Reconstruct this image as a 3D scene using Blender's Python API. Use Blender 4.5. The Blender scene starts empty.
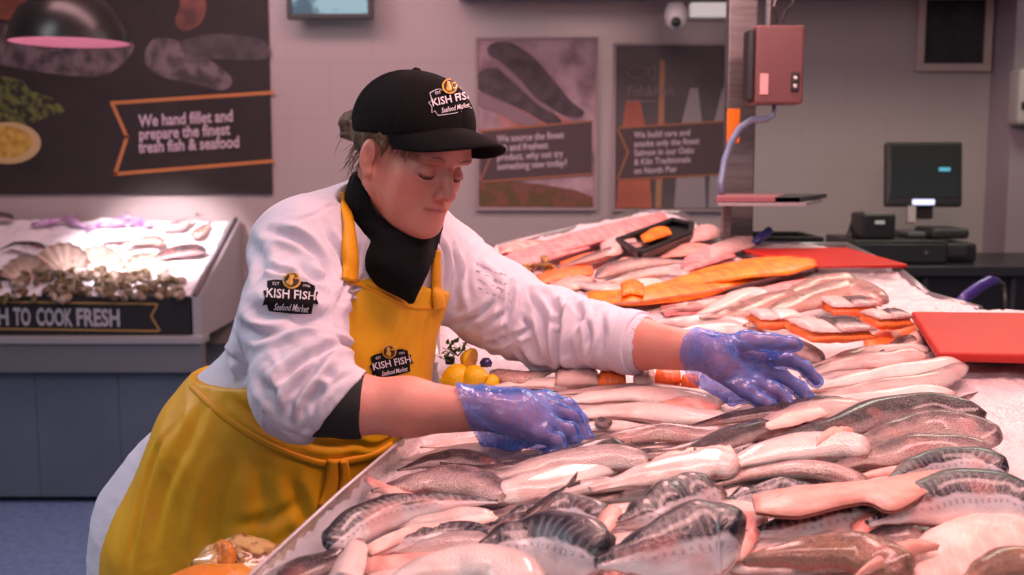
import bpy, bmesh, math, random
import numpy as np
from mathutils import Vector, Matrix
random.seed(7)
scene = bpy.context.scene
COL = scene.collection
PI = math.pi
# ---------------------------------------------------------------- camera maths
CAM = Vector((0.0, 0.0, 1.5)); PITCH = math.radians(6.6); F = 1100.0
FWD = Vector((0, math.cos(PITCH), -math.sin(PITCH))); UP = Vector((0, math.sin(PITCH), math.cos(PITCH)))
def ray(px, py): return Vector((1, 0, 0)) * ((px - 512) / F) + FWD + UP * ((287.5 - py) / F)
def at(px, py, Y):
    d = ray(px, py); return CAM + d * (Y / d.y)
BA, BB = 0.9465, 0.09            # the display bed: z = BA + BB*Y
def bedz(x, y): return BA + BB * y
def bed(px, py, h=0.0):
    d = ray(px, py); t = (BA + h - CAM.z) / (d.z - BB * d.y); return CAM + d * t

# ---------------------------------------------------------------- objects
def link(name, me, m=None, parent=None):
    o = bpy.data.objects.new(name, me); COL.objects.link(o)
    if m is not None:
        for mm in (m if isinstance(m, (list, tuple)) else [m]): me.materials.append(mm)
    if parent is not None:
        o.parent = parent; o.matrix_parent_inverse = Matrix.Identity(4)
        o.location = -PW(parent)
    return o
def PW(o):
    v = Vector((0, 0, 0))
    while o is not None: v += o.location; o = o.parent
    return v
def tag(o, label, cat, group=None, kind=None):
    if label: o['label'] = label
    if cat: o['category'] = cat
    if group: o['group'] = group
    if kind: o['kind'] = kind
    return o
def struct(o): o['kind'] = 'structure'; return o
def empty(name, loc, label, cat, group=None):
    o = bpy.data.objects.new(name, None); COL.objects.link(o); o.location = loc
    o.empty_display_size = 0.05
    return tag(o, label, cat, group)
def smooth(me, on=True): me.polygons.foreach_set('use_smooth', [on] * len(me.polygons)); return me
def pydata(vs, fs, sm=True, uv=None):
    me = bpy.data.meshes.new('mesh'); me.from_pydata([tuple(v) for v in vs], [], fs)
    if sm: smooth(me)
    if uv is not None:
        l = me.uv_layers.new(name='UVMap'); idx = np.empty(len(me.loops), dtype=np.int32)
        me.loops.foreach_get('vertex_index', idx); l.data.foreach_set('uv', np.asarray(uv, dtype=np.float32)[idx].ravel())
    me.update(); return me
class MB:
    """collects simple shapes into one mesh"""
    def __init__(s): s.bm = bmesh.new()
    def box(s, lo, hi, bev=0.0, rot=None, c=None):
        lo = Vector(lo); hi = Vector(hi); ctr = (lo + hi) / 2; sz = hi - lo
        b = bmesh.new(); bmesh.ops.create_cube(b, size=1)
        for v in b.verts: v.co = Vector((v.co.x * sz.x, v.co.y * sz.y, v.co.z * sz.z))
        if bev > 0: bmesh.ops.bevel(b, geom=b.edges[:], offset=bev, segments=3, affect='EDGES', profile=0.6)
        for v in b.verts:
            if rot is not None: v.co = rot @ v.co
            v.co += ctr
        s._add(b); return s
    def _add(s, b):
        me = bpy.data.meshes.new('t'); b.to_mesh(me); s.bm.from_mesh(me); bpy.data.meshes.remove(me); b.free()
    def tube(s, pts, r, n=12, caps=True):
        pts = [Vector(p) for p in pts]; rs = r if isinstance(r, (list, tuple)) else [r] * len(pts)
        rings = []; up = None
        for i, p in enumerate(pts):
            t = (pts[min(i + 1, len(pts) - 1)] - pts[max(i - 1, 0)]).normalized()
            if up is None:
                up = Vector((0, 0, 1)) if abs(t.z) < .9 else Vector((1, 0, 0))
            a = t.cross(up).normalized(); b = a.cross(t).normalized(); up = b
            rings.append([s.bm.verts.new(p + (a * math.cos(2 * PI * k / n) + b * math.sin(2 * PI * k / n)) * rs[i]) for k in range(n)])
        for i in range(len(rings) - 1):
            for k in range(n): s.bm.faces.new((rings[i][k], rings[i][(k + 1) % n], rings[i + 1][(k + 1) % n], rings[i + 1][k]))
        if caps: s.bm.faces.new(rings[0][::-1]); s.bm.faces.new(rings[-1])
        return s
    def lathe(s, prof, c, n=40, axis='Z'):
        rings = []
        c = Vector(c)
        for r, z in prof:
            ring = []
            for k in range(n):
                a = 2 * PI * k / n; v = Vector((r * math.cos(a), r * math.sin(a), z))
                if axis == 'Y': v = Vector((v.x, v.z, v.y))
                ring.append(s.bm.verts.new(c + v))
            rings.append(ring)
        for i in range(len(rings) - 1):
            for k in range(n): s.bm.faces.new((rings[i][k], rings[i][(k + 1) % n], rings[i + 1][(k + 1) % n], rings[i + 1][k]))
        return s
    def poly(s, pts, th=None, nrm=None):
        vs = [s.bm.verts.new(Vector(p)) for p in pts]
        f = s.bm.faces.new(vs)
        if th:
            f.normal_update(); n = Vector(nrm) if nrm is not None else f.normal.copy()
            r = bmesh.ops.extrude_face_region(s.bm, geom=[f])
            for v in r['geom']:
                if isinstance(v, bmesh.types.BMVert): v.co += n * th
        return s
    def obj(s, name, m, parent=None, sm=False, mats=None):
        bmesh.ops.recalc_face_normals(s.bm, faces=s.bm.faces[:])
        me = bpy.data.meshes.new(name); s.bm.to_mesh(me); s.bm.free()
        if sm: smooth(me)
        return link(name, me, m, parent)
def autosmooth(o, ang=40):
    me = o.data; smooth(me)
    m = o.modifiers.new('edges', 'EDGE_SPLIT'); m.split_angle = math.radians(ang)
    return o
def bevel(o, w=0.004, seg=2):
    m = o.modifiers.new('bevel', 'BEVEL'); m.width = w; m.segments = seg; m.limit_method = 'ANGLE'; return o

# ---------------------------------------------------------------- text as mesh
def text_obj(name, body, size, origin, xdir, ydir, m, parent=None, th=0.0008, align='LEFT', spacing=1.0, sx=1.0, shear=0.0, bold=0.0, line=1.0):
    cu = bpy.data.curves.new('t', 'FONT'); cu.body = body; cu.size = size; cu.extrude = th; cu.align_x = align
    cu.space_character = spacing; cu.shear = shear; cu.offset = bold; cu.resolution_u = 3; cu.space_line = line
    o = bpy.data.objects.new('t', cu); COL.objects.link(o)
    dg = bpy.context.evaluated_depsgraph_get(); dg.update()
    me = bpy.data.meshes.new_from_object(o.evaluated_get(dg)); bpy.data.objects.remove(o); bpy.data.curves.remove(cu)
    me.materials.clear()
    X = Vector(xdir).normalized(); Yv = Vector(ydir).normalized(); Z = X.cross(Yv)
    M = Matrix(((X.x * sx, Yv.x, Z.x, origin[0]), (X.y * sx, Yv.y, Z.y, origin[1]), (X.z * sx, Yv.z, Z.z, origin[2]), (0, 0, 0, 1)))
    me.transform(M)
    return link(name, me, m, parent)

# ---------------------------------------------------------------- materials
def newmat(name):
    m = bpy.data.materials.new(name); m.use_nodes = True
    nt = m.node_tree; b = nt.nodes['Principled BSDF']; return m, nt, b
def N(nt, t, **kw):
    n = nt.nodes.new(t)
    for k, v in kw.items():
        if k in n.inputs: n.inputs[k].default_value = v
        else: setattr(n, k, v)
    return n
def L(nt, a, b): nt.links.new(a, b)
def srgb(r, g, b):
    f = lambda c: ((c / 255 + .055) / 1.055) ** 2.4 if c > 10 else c / 255 / 12.92
    return (f(r), f(g), f(b), 1)
def mat(name, col, rough=0.5, metal=0.0, col2=None, nscale=8.0, bump=0.0, bscale=60.0, spec=None, sss=0.0, ssr=(1, .35, .25), coat=0.0,
        alpha=None, emit=None, estr=0.0, detail=4.0, lo=.35, hi=.65, trans=0.0, sheen=0.0, stretch=None):
    m, nt, b = newmat(name)
    col = tuple(col)[:3] + (1,)
    b.inputs['Base Color'].default_value = col; b.inputs['Roughness'].default_value = rough; b.inputs['Metallic'].default_value = metal
    if spec is not None: b.inputs['Specular IOR Level'].default_value = spec
    if coat: b.inputs['Coat Weight'].default_value = coat; b.inputs['Coat Roughness'].default_value = 0.12
    if sss: b.inputs['Subsurface Weight'].default_value = sss; b.inputs['Subsurface Radius'].default_value = ssr; b.inputs['Subsurface Scale'].default_value = 0.012
    if alpha is not None: b.inputs['Alpha'].default_value = alpha
    if trans: b.inputs['Transmission Weight'].default_value = trans
    if sheen: b.inputs['Sheen Weight'].default_value = sheen
    if emit: b.inputs['Emission Color'].default_value = tuple(emit)[:3] + (1,); b.inputs['Emission Strength'].default_value = estr
    tc = N(nt, 'ShaderNodeTexCoord'); src = tc.outputs['Object']
    if stretch:
        mp = N(nt, 'ShaderNodeMapping'); mp.inputs['Scale'].default_value = stretch; L(nt, src, mp.inputs['Vector']); src = mp.outputs[0]
    if col2 is not None:
        n = N(nt, 'ShaderNodeTexNoise', Scale=nscale, Detail=detail); L(nt, src, n.inputs['Vector'])
        r = N(nt, 'ShaderNodeMapRange'); r.inputs['From Min'].default_value = lo; r.inputs['From Max'].default_value = hi; L(nt, n.outputs['Fac'], r.inputs['Value'])
        mx = N(nt, 'ShaderNodeMix', data_type='RGBA'); mx.inputs[6].default_value = col; mx.inputs[7].default_value = tuple(col2)[:3] + (1,)
        L(nt, r.outputs[0], mx.inputs[0]); L(nt, mx.outputs[2], b.inputs['Base Color'])
    if bump:
        n = N(nt, 'ShaderNodeTexNoise', Scale=bscale, Detail=5.0); L(nt, src, n.inputs['Vector'])
        bp = N(nt, 'ShaderNodeBump', Strength=bump, Distance=0.01); L(nt, n.outputs['Fac'], bp.inputs['Height']); L(nt, bp.outputs[0], b.inputs['Normal'])
    return m

# ---------------------------------------------------------------- numpy noise
_rs = np.random.RandomState(11); _PERM = _rs.permutation(256).astype(np.int32); _VAL = _rs.rand(256).astype(np.float32) * 2 - 1
def vnoise(x, y, z):
    x = np.asarray(x, np.float32); y = np.asarray(y, np.float32); z = np.asarray(z, np.float32)
    xi = np.floor(x).astype(np.int32); yi = np.floor(y).astype(np.int32); zi = np.floor(z).astype(np.int32)
    fx = x - xi; fy = y - yi; fz = z - zi
    fx = fx * fx * (3 - 2 * fx); fy = fy * fy * (3 - 2 * fy); fz = fz * fz * (3 - 2 * fz)
    def h(a, b, c): return _VAL[_PERM[(_PERM[(_PERM[a & 255] + b) & 255] + c) & 255]]
    r = 0
    c00 = h(xi, yi, zi) * (1 - fx) + h(xi + 1, yi, zi) * fx; c10 = h(xi, yi + 1, zi) * (1 - fx) + h(xi + 1, yi + 1, zi) * fx
    c01 = h(xi, yi, zi + 1) * (1 - fx) + h(xi + 1, yi, zi + 1) * fx; c11 = h(xi, yi + 1, zi + 1) * (1 - fx) + h(xi + 1, yi + 1, zi + 1) * fx
    return (c00 * (1 - fy) + c10 * fy) * (1 - fz) + (c01 * (1 - fy) + c11 * fy) * fz
def fbm(x, y, z, o=4):
    r = 0; a = .5
    for i in range(o): r = r + a * vnoise(x, y, z); x = x * 2.03 + 7.1; y = y * 2.03 + 3.3; z = z * 2.03 + 5.7; a *= .5
    return r

# ---------------------------------------------------------------- signed distance modelling
class SDF:
    def __init__(s, lo, hi, h):
        s.lo = np.array(lo, np.float32); s.h = h
        s.n = np.ceil((np.array(hi) - np.array(lo)) / h).astype(int) + 1
        s.ax = [s.lo[i] + np.arange(s.n[i], dtype=np.float32) * h for i in range(3)]
        s.D = np.full(s.n, 1.0, np.float32)
    def win(s, lo, hi, pad):
        sl = []
        for i in range(3):
            a = int(np.floor((lo[i] - pad - s.lo[i]) / s.h)); b = int(np.ceil((hi[i] + pad - s.lo[i]) / s.h)) + 1
            a = min(max(a, 0), s.n[i]); b = min(max(b, 0), s.n[i])
            if a >= b: return None
            sl.append(slice(a, b))
        return tuple(sl)
    def grid(s, sl):
        return np.meshgrid(s.ax[0][sl[0]], s.ax[1][sl[1]], s.ax[2][sl[2]], indexing='ij')
    def mix(s, sl, d, k, op):
        A = s.D[sl]
        if op == 'u':
            if k > 0: h = np.clip(.5 + .5 * (A - d) / k, 0, 1); r = A * (1 - h) + d * h - k * h * (1 - h)
            else: r = np.minimum(A, d)
        elif op == 's':
            if k > 0: h = np.clip(.5 - .5 * (A + d) / k, 0, 1); r = A * (1 - h) - d * h + k * h * (1 - h)
            else: r = np.maximum(A, -d)
        s.D[sl] = r
    def cone(s, a, b, ra, rb, k=.02, op='u', flat=None):
        a = np.array(a, np.float32); b = np.array(b, np.float32); R = max(ra, rb) * (max(1, 1 / 1) if flat is None else max(1, flat[1]))
        sl = s.win(np.minimum(a, b) - R, np.maximum(a, b) + R, k + .03)
        if sl is None: return s
        X, Y, Z = s.grid(sl); X = X - a[0]; Y = Y - a[1]; Z = Z - a[2]; ab = b - a
        if flat is not None:
            d = np.array(Vector(flat[0]).normalized(), np.float32); w = 1 / flat[1] - 1
            t = (X * d[0] + Y * d[1] + Z * d[2]) * w; X = X + d[0] * t; Y = Y + d[1] * t; Z = Z + d[2] * t
            ab = ab + d * float(ab @ d) * w
        t = np.clip((X * ab[0] + Y * ab[1] + Z * ab[2]) / max(float(ab @ ab), 1e-9), 0, 1)
        d = np.sqrt((X - t * ab[0]) ** 2 + (Y - t * ab[1]) ** 2 + (Z - t * ab[2]) ** 2) - (ra + (rb - ra) * t)
        s.mix(sl, d, k, op); return s
    def chain(s, pts, rs, k=.01, op='u', flat=None):
        for i in range(len(pts) - 1): s.cone(pts[i], pts[i + 1], rs[i], rs[i + 1], k, op, flat)
        return s
    def ell(s, c, r, axes=None, k=.02, op='u'):
        c = np.array(c, np.float32); R = max(r); sl = s.win(c - R, c + R, k + .03)
        if sl is None: return s
        X, Y, Z = s.grid(sl); X = X - c[0]; Y = Y - c[1]; Z = Z - c[2]
        if axes is not None:
            A = [np.array(v, np.float32) for v in axes]
            X, Y, Z = [X * a[0] + Y * a[1] + Z * a[2] for a in A]
        k0 = np.sqrt((X / r[0]) ** 2 + (Y / r[1]) ** 2 + (Z / r[2]) ** 2); k1 = np.sqrt((X / r[0] ** 2) ** 2 + (Y / r[1] ** 2) ** 2 + (Z / r[2] ** 2) ** 2) + 1e-9
        s.mix(sl, k0 * (k0 - 1) / k1, k, op); return s
    def all(s): return s.grid((slice(None),) * 3)
    def mesh(s):
        D = s.D; h = s.h; ins = D < 0
        n = D.shape; cs = [slice(0, n[i] - 1) for i in range(3)]
        cnt = np.zeros((n[0] - 1, n[1] - 1, n[2] - 1), np.int8)
        for dx in (0, 1):
            for dy in (0, 1):
                for dz in (0, 1): cnt += ins[dx:n[0] - 1 + dx, dy:n[1] - 1 + dy, dz:n[2] - 1 + dz]
        act = (cnt > 0) & (cnt < 8)
        ci = np.argwhere(act); ids = np.full(act.shape, -1, np.int32); ids[act] = np.arange(len(ci))
        acc = np.zeros((len(ci), 3), np.float32); w = np.zeros(len(ci), np.float32)
        corners = [(a, b, c) for a in (0, 1) for b in (0, 1) for c in (0, 1)]
        dv = {c: D[ci[:, 0] + c[0], ci[:, 1] + c[1], ci[:, 2] + c[2]] for c in corners}
        for c in corners:
            for ax in range(3):
                if c[ax] == 0:
                    e = list(c); e[ax] = 1; e = tuple(e); a = dv[c]; b = dv[e]; m = (a < 0) != (b < 0)
                    t = np.where(m, a / np.where(m, a - b, 1), 0)
                    p = np.zeros((len(ci), 3), np.float32); p[:] = c; p[:, ax] = t
                    acc += p * m[:, None]; w += m
        V = (acc / w[:, None] + ci) * h + s.lo
        quads = []
        for ax in range(3):
            o1, o2 = [(1, 2), (2, 0), (0, 1)][ax]
            a = np.take(ins, range(n[ax] - 1), ax); b = np.take(ins, range(1, n[ax]), ax)
            e = np.argwhere(a != b); e = e[(e[:, o1] > 0) & (e[:, o2] > 0) & (e[:, o1] < n[o1] - 1) & (e[:, o2] < n[o2] - 1)]
            flip = a[e[:, 0], e[:, 1], e[:, 2]]
            def cid(d1, d2):
                q = e.copy(); q[:, o1] += d1; q[:, o2] += d2; return ids[q[:, 0], q[:, 1], q[:, 2]]
            q = np.stack([cid(-1, -1), cid(0, -1), cid(0, 0), cid(-1, 0)], 1)
            q[~flip] = q[~flip][:, ::-1]; quads.append(q)
        Q = np.concatenate(quads)
        return V, Q
def npmesh(V, Q, name='m'):
    me = bpy.data.meshes.new(name); me.vertices.add(len(V)); me.vertices.foreach_set('co', np.asarray(V, np.float32).ravel())
    me.loops.add(Q.size); me.loops.foreach_set('vertex_index', Q.astype(np.int32).ravel())
    me.polygons.add(len(Q)); me.polygons.foreach_set('loop_start', np.arange(0, Q.size, Q.shape[1], dtype=np.int32))
    me.polygons.foreach_set('loop_total', np.full(len(Q), Q.shape[1], np.int32))
    me.polygons.foreach_set('use_smooth', np.ones(len(Q), bool)); me.update(calc_edges=True); me.validate(); return me
def relax(V, Q, it=2, f=.5):
    """plain laplacian smoothing"""
    E = np.concatenate([Q[:, [0, 1]], Q[:, [1, 2]], Q[:, [2, 3]], Q[:, [3, 0]]])
    for _ in range(it):
        S = np.zeros_like(V); c = np.zeros(len(V), np.float32)
        for i in range(3):
            S[:, i] = np.bincount(E[:, 0], V[E[:, 1], i], len(V)) + np.bincount(E[:, 1], V[E[:, 0], i], len(V))
        c = np.bincount(E[:, 0], minlength=len(V)) + np.bincount(E[:, 1], minlength=len(V))
        V = V * (1 - f) + f * S / np.maximum(c, 1)[:, None]
    return V.astype(np.float32)
def vcol(me, name, rgb):
    a = me.color_attributes.new(name, 'FLOAT_COLOR', 'POINT'); c = np.ones((len(me.vertices), 4), np.float32); c[:, :3] = rgb
    a.data.foreach_set('color', c.ravel())
# ================================================================ camera, world, lights
cd = bpy.data.cameras.new('camera'); cam = bpy.data.objects.new('camera', cd); COL.objects.link(cam); scene.camera = cam
cam.location = CAM; cam.rotation_euler = (PI / 2 - PITCH, 0, 0)
cd.sensor_width = 36; cd.lens = F * 36 / 1024; cd.dof.use_dof = True; cd.dof.focus_distance = 1.66; cd.dof.aperture_fstop = 5.0
cd.clip_start = 0.05
vs = scene.view_settings; vs.view_transform = 'Standard'; vs.look = 'None'; vs.gamma = 1; vs.exposure = 0.0; vs.use_curve_mapping = False
w = bpy.data.worlds.new('world'); scene.world = w; w.use_nodes = True
w.node_tree.nodes['Background'].inputs[0].default_value = (.72, .80, 1.0, 1); w.node_tree.nodes['Background'].inputs[1].default_value = 0.22
def area(name, loc, target, size, sy, col, power, spread=PI):
    l = bpy.data.lights.new(name, 'AREA'); l.shape = 'RECTANGLE'; l.size = size; l.size_y = sy; l.color = col; l.energy = power; l.spread = spread
    o = bpy.data.objects.new(name, l); COL.objects.link(o); o.location = loc
    o.rotation_euler = (Vector(target) - Vector(loc)).to_track_quat('-Z', 'Y').to_euler(); return o
area('counter_light_near', (0.60, 1.35, 2.35), (0.45, 1.8, 1.1), 1.5, .25, (1, .52, .485), 29)
area('counter_light_far', (0.55, 2.9, 2.5), (0.4, 2.9, 1.2), 1.4, .3, (1, .52, .49), 32)
area('ceiling_light_left', (-2.2, 2.2, 2.9), (-.5, 2.2, 1.0), 1.2, 1.2, (.80, .88, 1.0), 46)
area('ceiling_light_back', (1.9, 4.0, 2.9), (1.6, 4.4, 0.8), 1.2, .6, (1, 1, .80), 24)
area('ceiling_light_wall', (-1.0, 3.9, 2.9), (-.8, 5.2, 1.4), 2.0, .4, (1, .56, .60), 33)
area('front_fill', (0.3, -0.8, 2.9), (0.2, 1.6, 1.0), 2.0, .8, (1, .86, .86), 22)  # unseen fill behind the camera, added to brighten the apron and face

# ================================================================ the setting
WY = 5.45
def Wp(px, py, e=0.0): return at(px, py, WY - e)
m_wall, nt, b = newmat('glazed wall tile')
b.inputs['Roughness'].default_value = .28
tc = N(nt, 'ShaderNodeTexCoord'); mp = N(nt, 'ShaderNodeMapping'); L(nt, tc.outputs['Object'], mp.inputs['Vector']); mp.inputs['Rotation'].default_value = (PI / 2, 0, 0); mp.inputs['Location'].default_value = (.05, .1, .11)
bk = N(nt, 'ShaderNodeTexBrick'); bk.offset = 0.5; bk.inputs['Scale'].default_value = 1; bk.inputs['Mortar Size'].default_value = .0035; bk.inputs['Brick Width'].default_value = .42; bk.inputs['Row Height'].default_value = .268
bk.inputs['Color1'].default_value = srgb(164, 152, 150); bk.inputs['Color2'].default_value = srgb(164, 152, 150); bk.inputs['Mortar'].default_value = srgb(159, 147, 145); bk.inputs['Bias'].default_value = 0
L(nt, mp.outputs[0], bk.inputs['Vector']); L(nt, bk.outputs['Color'], b.inputs['Base Color'])
m_paint = mat('painted plaster', srgb(188, 180, 182), .7, col2=srgb(180, 172, 176), nscale=3)
m_floor = mat('blue vinyl floor', srgb(112, 134, 170), .45, col2=srgb(90, 112, 150), nscale=35, bump=.1, bscale=120)
m_ceil = mat('ceiling paint', srgb(170, 160, 165), .8)
m_pillar = mat('pillar paint', srgb(150, 135, 142), .6)
struct(MB().box((-3.6, -1.5, -.1), (3.6, 5.6, 0)).obj('floor', m_floor))
struct(MB().box((-3.6, WY, 0), (3.6, WY + .15, 3.1)).obj('wall_back', m_wall))
struct(MB().box((-3.75, -1.5, 0), (-3.6, 5.6, 3.1)).obj('wall_left', m_paint))
struct(MB().box((3.6, -1.5, 0), (3.75, 5.6, 3.1)).obj('wall_right', m_paint))
struct(MB().box((-3.75, -1.5, 3.1), (3.75, 5.6, 3.2)).obj('ceiling', m_ceil))
struct(MB().box((2.335, 5.2, 0), (3.6, WY - .001, 3.1)).obj('wall_pier', m_pillar))
sx0 = Wp(459, 10).x
struct(MB().box((sx0, 4.75, 2.27), (2.33, WY - .002, 3.1)).obj('wall_soffit', m_paint))

# ---- shared plastics and metals
m_black = mat('black plastic', (.012, .012, .013), .38)
m_blackm = mat('matt black paint', (.014, .013, .014), .6)
m_dark = mat('charcoal laminate', srgb(44, 44, 50), .5)
m_steel = mat('brushed steel', srgb(122, 116, 116), .4, metal=.8, col2=srgb(100, 95, 95), nscale=6, stretch=(1, 1, 14))
m_steel2 = mat('satin aluminium', srgb(176, 170, 172), .4, metal=.55)
m_white = mat('white plastic', srgb(205, 200, 200), .4)
m_greyp = mat('pale grey frame', srgb(160, 152, 150), .5)
m_orange = mat('orange print', srgb(176, 112, 62), .6)
m_text = mat('white print', srgb(186, 168, 180), .6)
m_gold = mat('gold print', srgb(150, 118, 66), .6)

# ---- posters: boards on the wall with printed shapes
def W2(px, py, e): p = Wp(px, py, e); return p
def print_shape(name, pts, e, m, parent, th=.0006):
    b = MB(); b.poly([W2(x, y, e) for x, y in pts], th, (0, -1, 0)); return b.obj(name, m, parent)
def smoothpoly(pts, n=6):
    out = []; k = len(pts)
    for i in range(k):
        p0, p1, p2, p3 = [Vector(pts[(i + j - 1) % k]) for j in range(4)]
        for s in range(n):
            t = s / n; out.append(tuple(.5 * ((2 * p1) + (p2 - p0) * t + (2 * p0 - 5 * p1 + 4 * p2 - p3) * t * t + (3 * p1 - p0 - 3 * p2 + p3) * t ** 3)))
    return out
def strip(pts, w):
    """closed outline ribbon in pixels"""
    return pts
def banner(name, pts, w, e, parent, m):
    b = MB(); k = len(pts)
    for i in range(k - 1):
        a = W2(*pts[i], e); c = W2(*pts[i + 1], e); d = (c - a).normalized(); n = Vector((0, 1, 0)).cross(d) * w / 2; ex = d * w * .4
        b.poly([a - ex + n, c + ex + n, c + ex - n, a - ex - n], .0006, (0, -1, 0))
    return b.obj(name, m, parent)
def board(name, x0, y0, x1, y1, label, cat, group=None, frame=True, th=.02, m=None, fm=None, fw=.012):
    a = Wp(x0, y0); c = Wp(x1, y1); r = empty(name, ((a.x + c.x) / 2, WY, c.z), label, cat, group)
    MB().box((a.x, WY - th, c.z), (c.x, WY - .001, a.z)).obj('print_sheet', m, r)
    if frame:
        b = MB(); f = fw; t = th + .008
        b.box((a.x - f, WY - t, a.z), (c.x + f, WY - .001, a.z + f), .002); b.box((a.x - f, WY - t, c.z - f), (c.x + f, WY - .001, c.z), .002)
        b.box((a.x - f, WY - t, c.z), (a.x, WY - .001, a.z), .002); b.box((c.x, WY - t, c.z), (c.x + f, WY - .001, a.z), .002)
        b.obj('frame', fm, r)
    return r
m_pdark = mat('dark slate print', srgb(26, 21, 21), .7, col2=srgb(38, 29, 29), nscale=7)
bp = board('wall_poster', -120, -90, 273, 194, 'large dark poster with lemon, cut fish and orange outlined banner left of the woman', 'poster', frame=False, m=m_pdark)
E0 = .022
m_pfish = mat('printed fish skin', srgb(104, 90, 94), .6, col2=srgb(52, 44, 48), nscale=14, lo=.4, hi=.6)
m_phand = mat('printed hand', srgb(120, 66, 50), .6, col2=srgb(70, 36, 32), nscale=10)
m_plemon = mat('printed lemon flesh', srgb(190, 160, 70), .6, col2=srgb(150, 112, 36), nscale=30)
m_prind = mat('printed lemon rind', srgb(180, 156, 110), .6)
m_pgreen = mat('printed parsley', srgb(92, 100, 44), .6, col2=srgb(28, 30, 16), nscale=26, lo=.42, hi=.58)
print_shape('printed_fish', smoothpoly([(-60, 28), (0, 22), (60, 40), (100, 46), (132, 42), (128, 58), (100, 76), (40, 72), (-20, 60), (-60, 50)]), E0, m_pfish, bp)
print_shape('printed_fish', smoothpoly([(150, 42), (166, 38), (192, 48), (230, 76), (224, 90), (196, 84), (160, 76), (145, 62)]), E0, m_pfish, bp)
print_shape('printed_fish', smoothpoly([(180, 42), (215, 34), (262, 40), (268, 58), (235, 60), (196, 56)]), E0 + .001, mat('printed fish flank', srgb(70, 60, 64), .6, col2=srgb(44, 38, 40), nscale=12), bp)
print_shape('printed_hand', smoothpoly([(172, -20), (200, -20), (206, 6), (200, 24), (184, 31), (175, 22), (180, 2)]), E0, m_phand, bp)
print_shape('printed_hand', smoothpoly([(-20, -20), (40, -20), (28, 6), (10, 20), (-16, 10)]), E0, m_phand, bp)
print_shape('printed_parsley', smoothpoly([(-20, 78), (20, 80), (30, 90), (52, 98), (64, 112), (44, 118), (26, 124), (-20, 124)]), E0, m_pgreen, bp)
def ellpts(cx, cy, rx, ry, n=28, rot=0): return [(cx + rx * math.cos(t) * math.cos(rot) - ry * math.sin(t) * math.sin(rot), cy + rx * math.cos(t) * math.sin(rot) + ry * math.sin(t) * math.cos(rot)) for t in [2 * PI * k / n for k in range(n)]]
print_shape('printed_lemon', ellpts(8, 143, 33, 21), E0 + .001, m_prind, bp)
print_shape('printed_lemon', ellpts(5, 142, 27, 16), E0 + .002, m_plemon, bp)
banner('banner_outline', [(273, 92.5), (112, 103), (127, 137), (115, 174), (273, 161)], .017, E0 + .002, bp, m_orange)
def ptext(lines, x, y, size_px, dy, rise, parent, m, e, sx=.85, bold=.008, name='lettering'):
    """lines of print on the wall plane: (x, y) baseline of the first line in the photo's frame"""
    for i, t in enumerate(lines):
        o = W2(x[i] if isinstance(x, list) else x, y + i * dy, e); q = W2((x[i] if isinstance(x, list) else x) + 50, y + i * dy - rise * 50, e)
        s = size_px * (W2(0, 100, 0).z - W2(0, 101, 0).z)
        text_obj(name, t, s * 1.37, o, q - o, (0, 0, 1), m, parent, .0004, sx=sx, bold=bold * s)
ptext(['We hand fillet and', 'prepare the finest', 'fresh fish & seafood'], 139, 126.5, 12, 13.2, .058, bp, m_text, E0 + .003, sx=.78, bold=.03)

m_frame2 = mat('grey poster frame', srgb(150, 132, 134), .5)
m_p2 = mat('printed crushed ice', srgb(176, 146, 152), .6, col2=srgb(122, 96, 104), nscale=9)
p2 = board('framed_poster', 478, 40, 594, 208, 'framed poster with two dark fish on ice, behind the cap peak', 'poster', 'framed posters on the back wall', m=m_p2, fm=m_frame2)
m_dfish = mat('printed dark fish', srgb(52, 42, 48), .6, col2=srgb(80, 66, 72), nscale=16)
m_dfish2 = mat('printed silver belly', srgb(128, 104, 110), .6)
def pfish(pts, parent, e, m): print_shape('printed_fish', smoothpoly(pts), e, m, parent)
pfish([(487, 50), (494, 43), (512, 43), (534, 58), (552, 78), (570, 100), (584, 112), (576, 118), (560, 114), (538, 98), (512, 72), (494, 60)], p2, E0, m_dfish)
pfish([(478, 74), (488, 68), (504, 70), (528, 88), (548, 108), (562, 122), (548, 124), (526, 112), (500, 100), (479, 90)], p2, E0 + .001, m_dfish)
pfish([(479, 92), (500, 101), (524, 113), (540, 123), (520, 124), (496, 112), (479, 106)], p2, E0 + .002, m_dfish2)
pfish([(492, 57), (512, 72), (536, 98), (556, 113), (540, 106), (516, 84), (496, 66)], p2, E0 + .002, m_dfish2)
m_psal = mat('printed salmon', srgb(150, 84, 76), .6, col2=srgb(170, 120, 116), nscale=14)
pfish([(500, 112), (520, 106), (548, 112), (570, 120), (566, 128), (530, 128), (502, 126)], p2, E0, m_psal)
m_pband = mat('printed dark band', srgb(70, 52, 55), .6)
print_shape('printed_band', [(480, 131), (592, 121), (592, 174), (480, 182)], E0 + .003, m_pband, p2)
banner('banner_outline', [(592, 121), (480, 131), (490, 158), (480, 182), (592, 174)], .009, E0 + .004, p2, mat('faded orange print', srgb(150, 92, 62), .6))
ptext(['We source the finest', 'fish and freshest', 'product, why not try', 'something new today?'], 497, 142, 7.2, 9.3, .06, p2, m_text, E0 + .005, sx=.8, bold=.02)
print_shape('printed_fish', [(479, 184), (500, 180), (540, 184), (575, 190), (593, 197), (593, 207), (479, 207)], E0, mat('printed fish fillets', srgb(112, 66, 52), .6, col2=srgb(86, 66, 34), nscale=22, lo=.45, hi=.55), p2)

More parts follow.
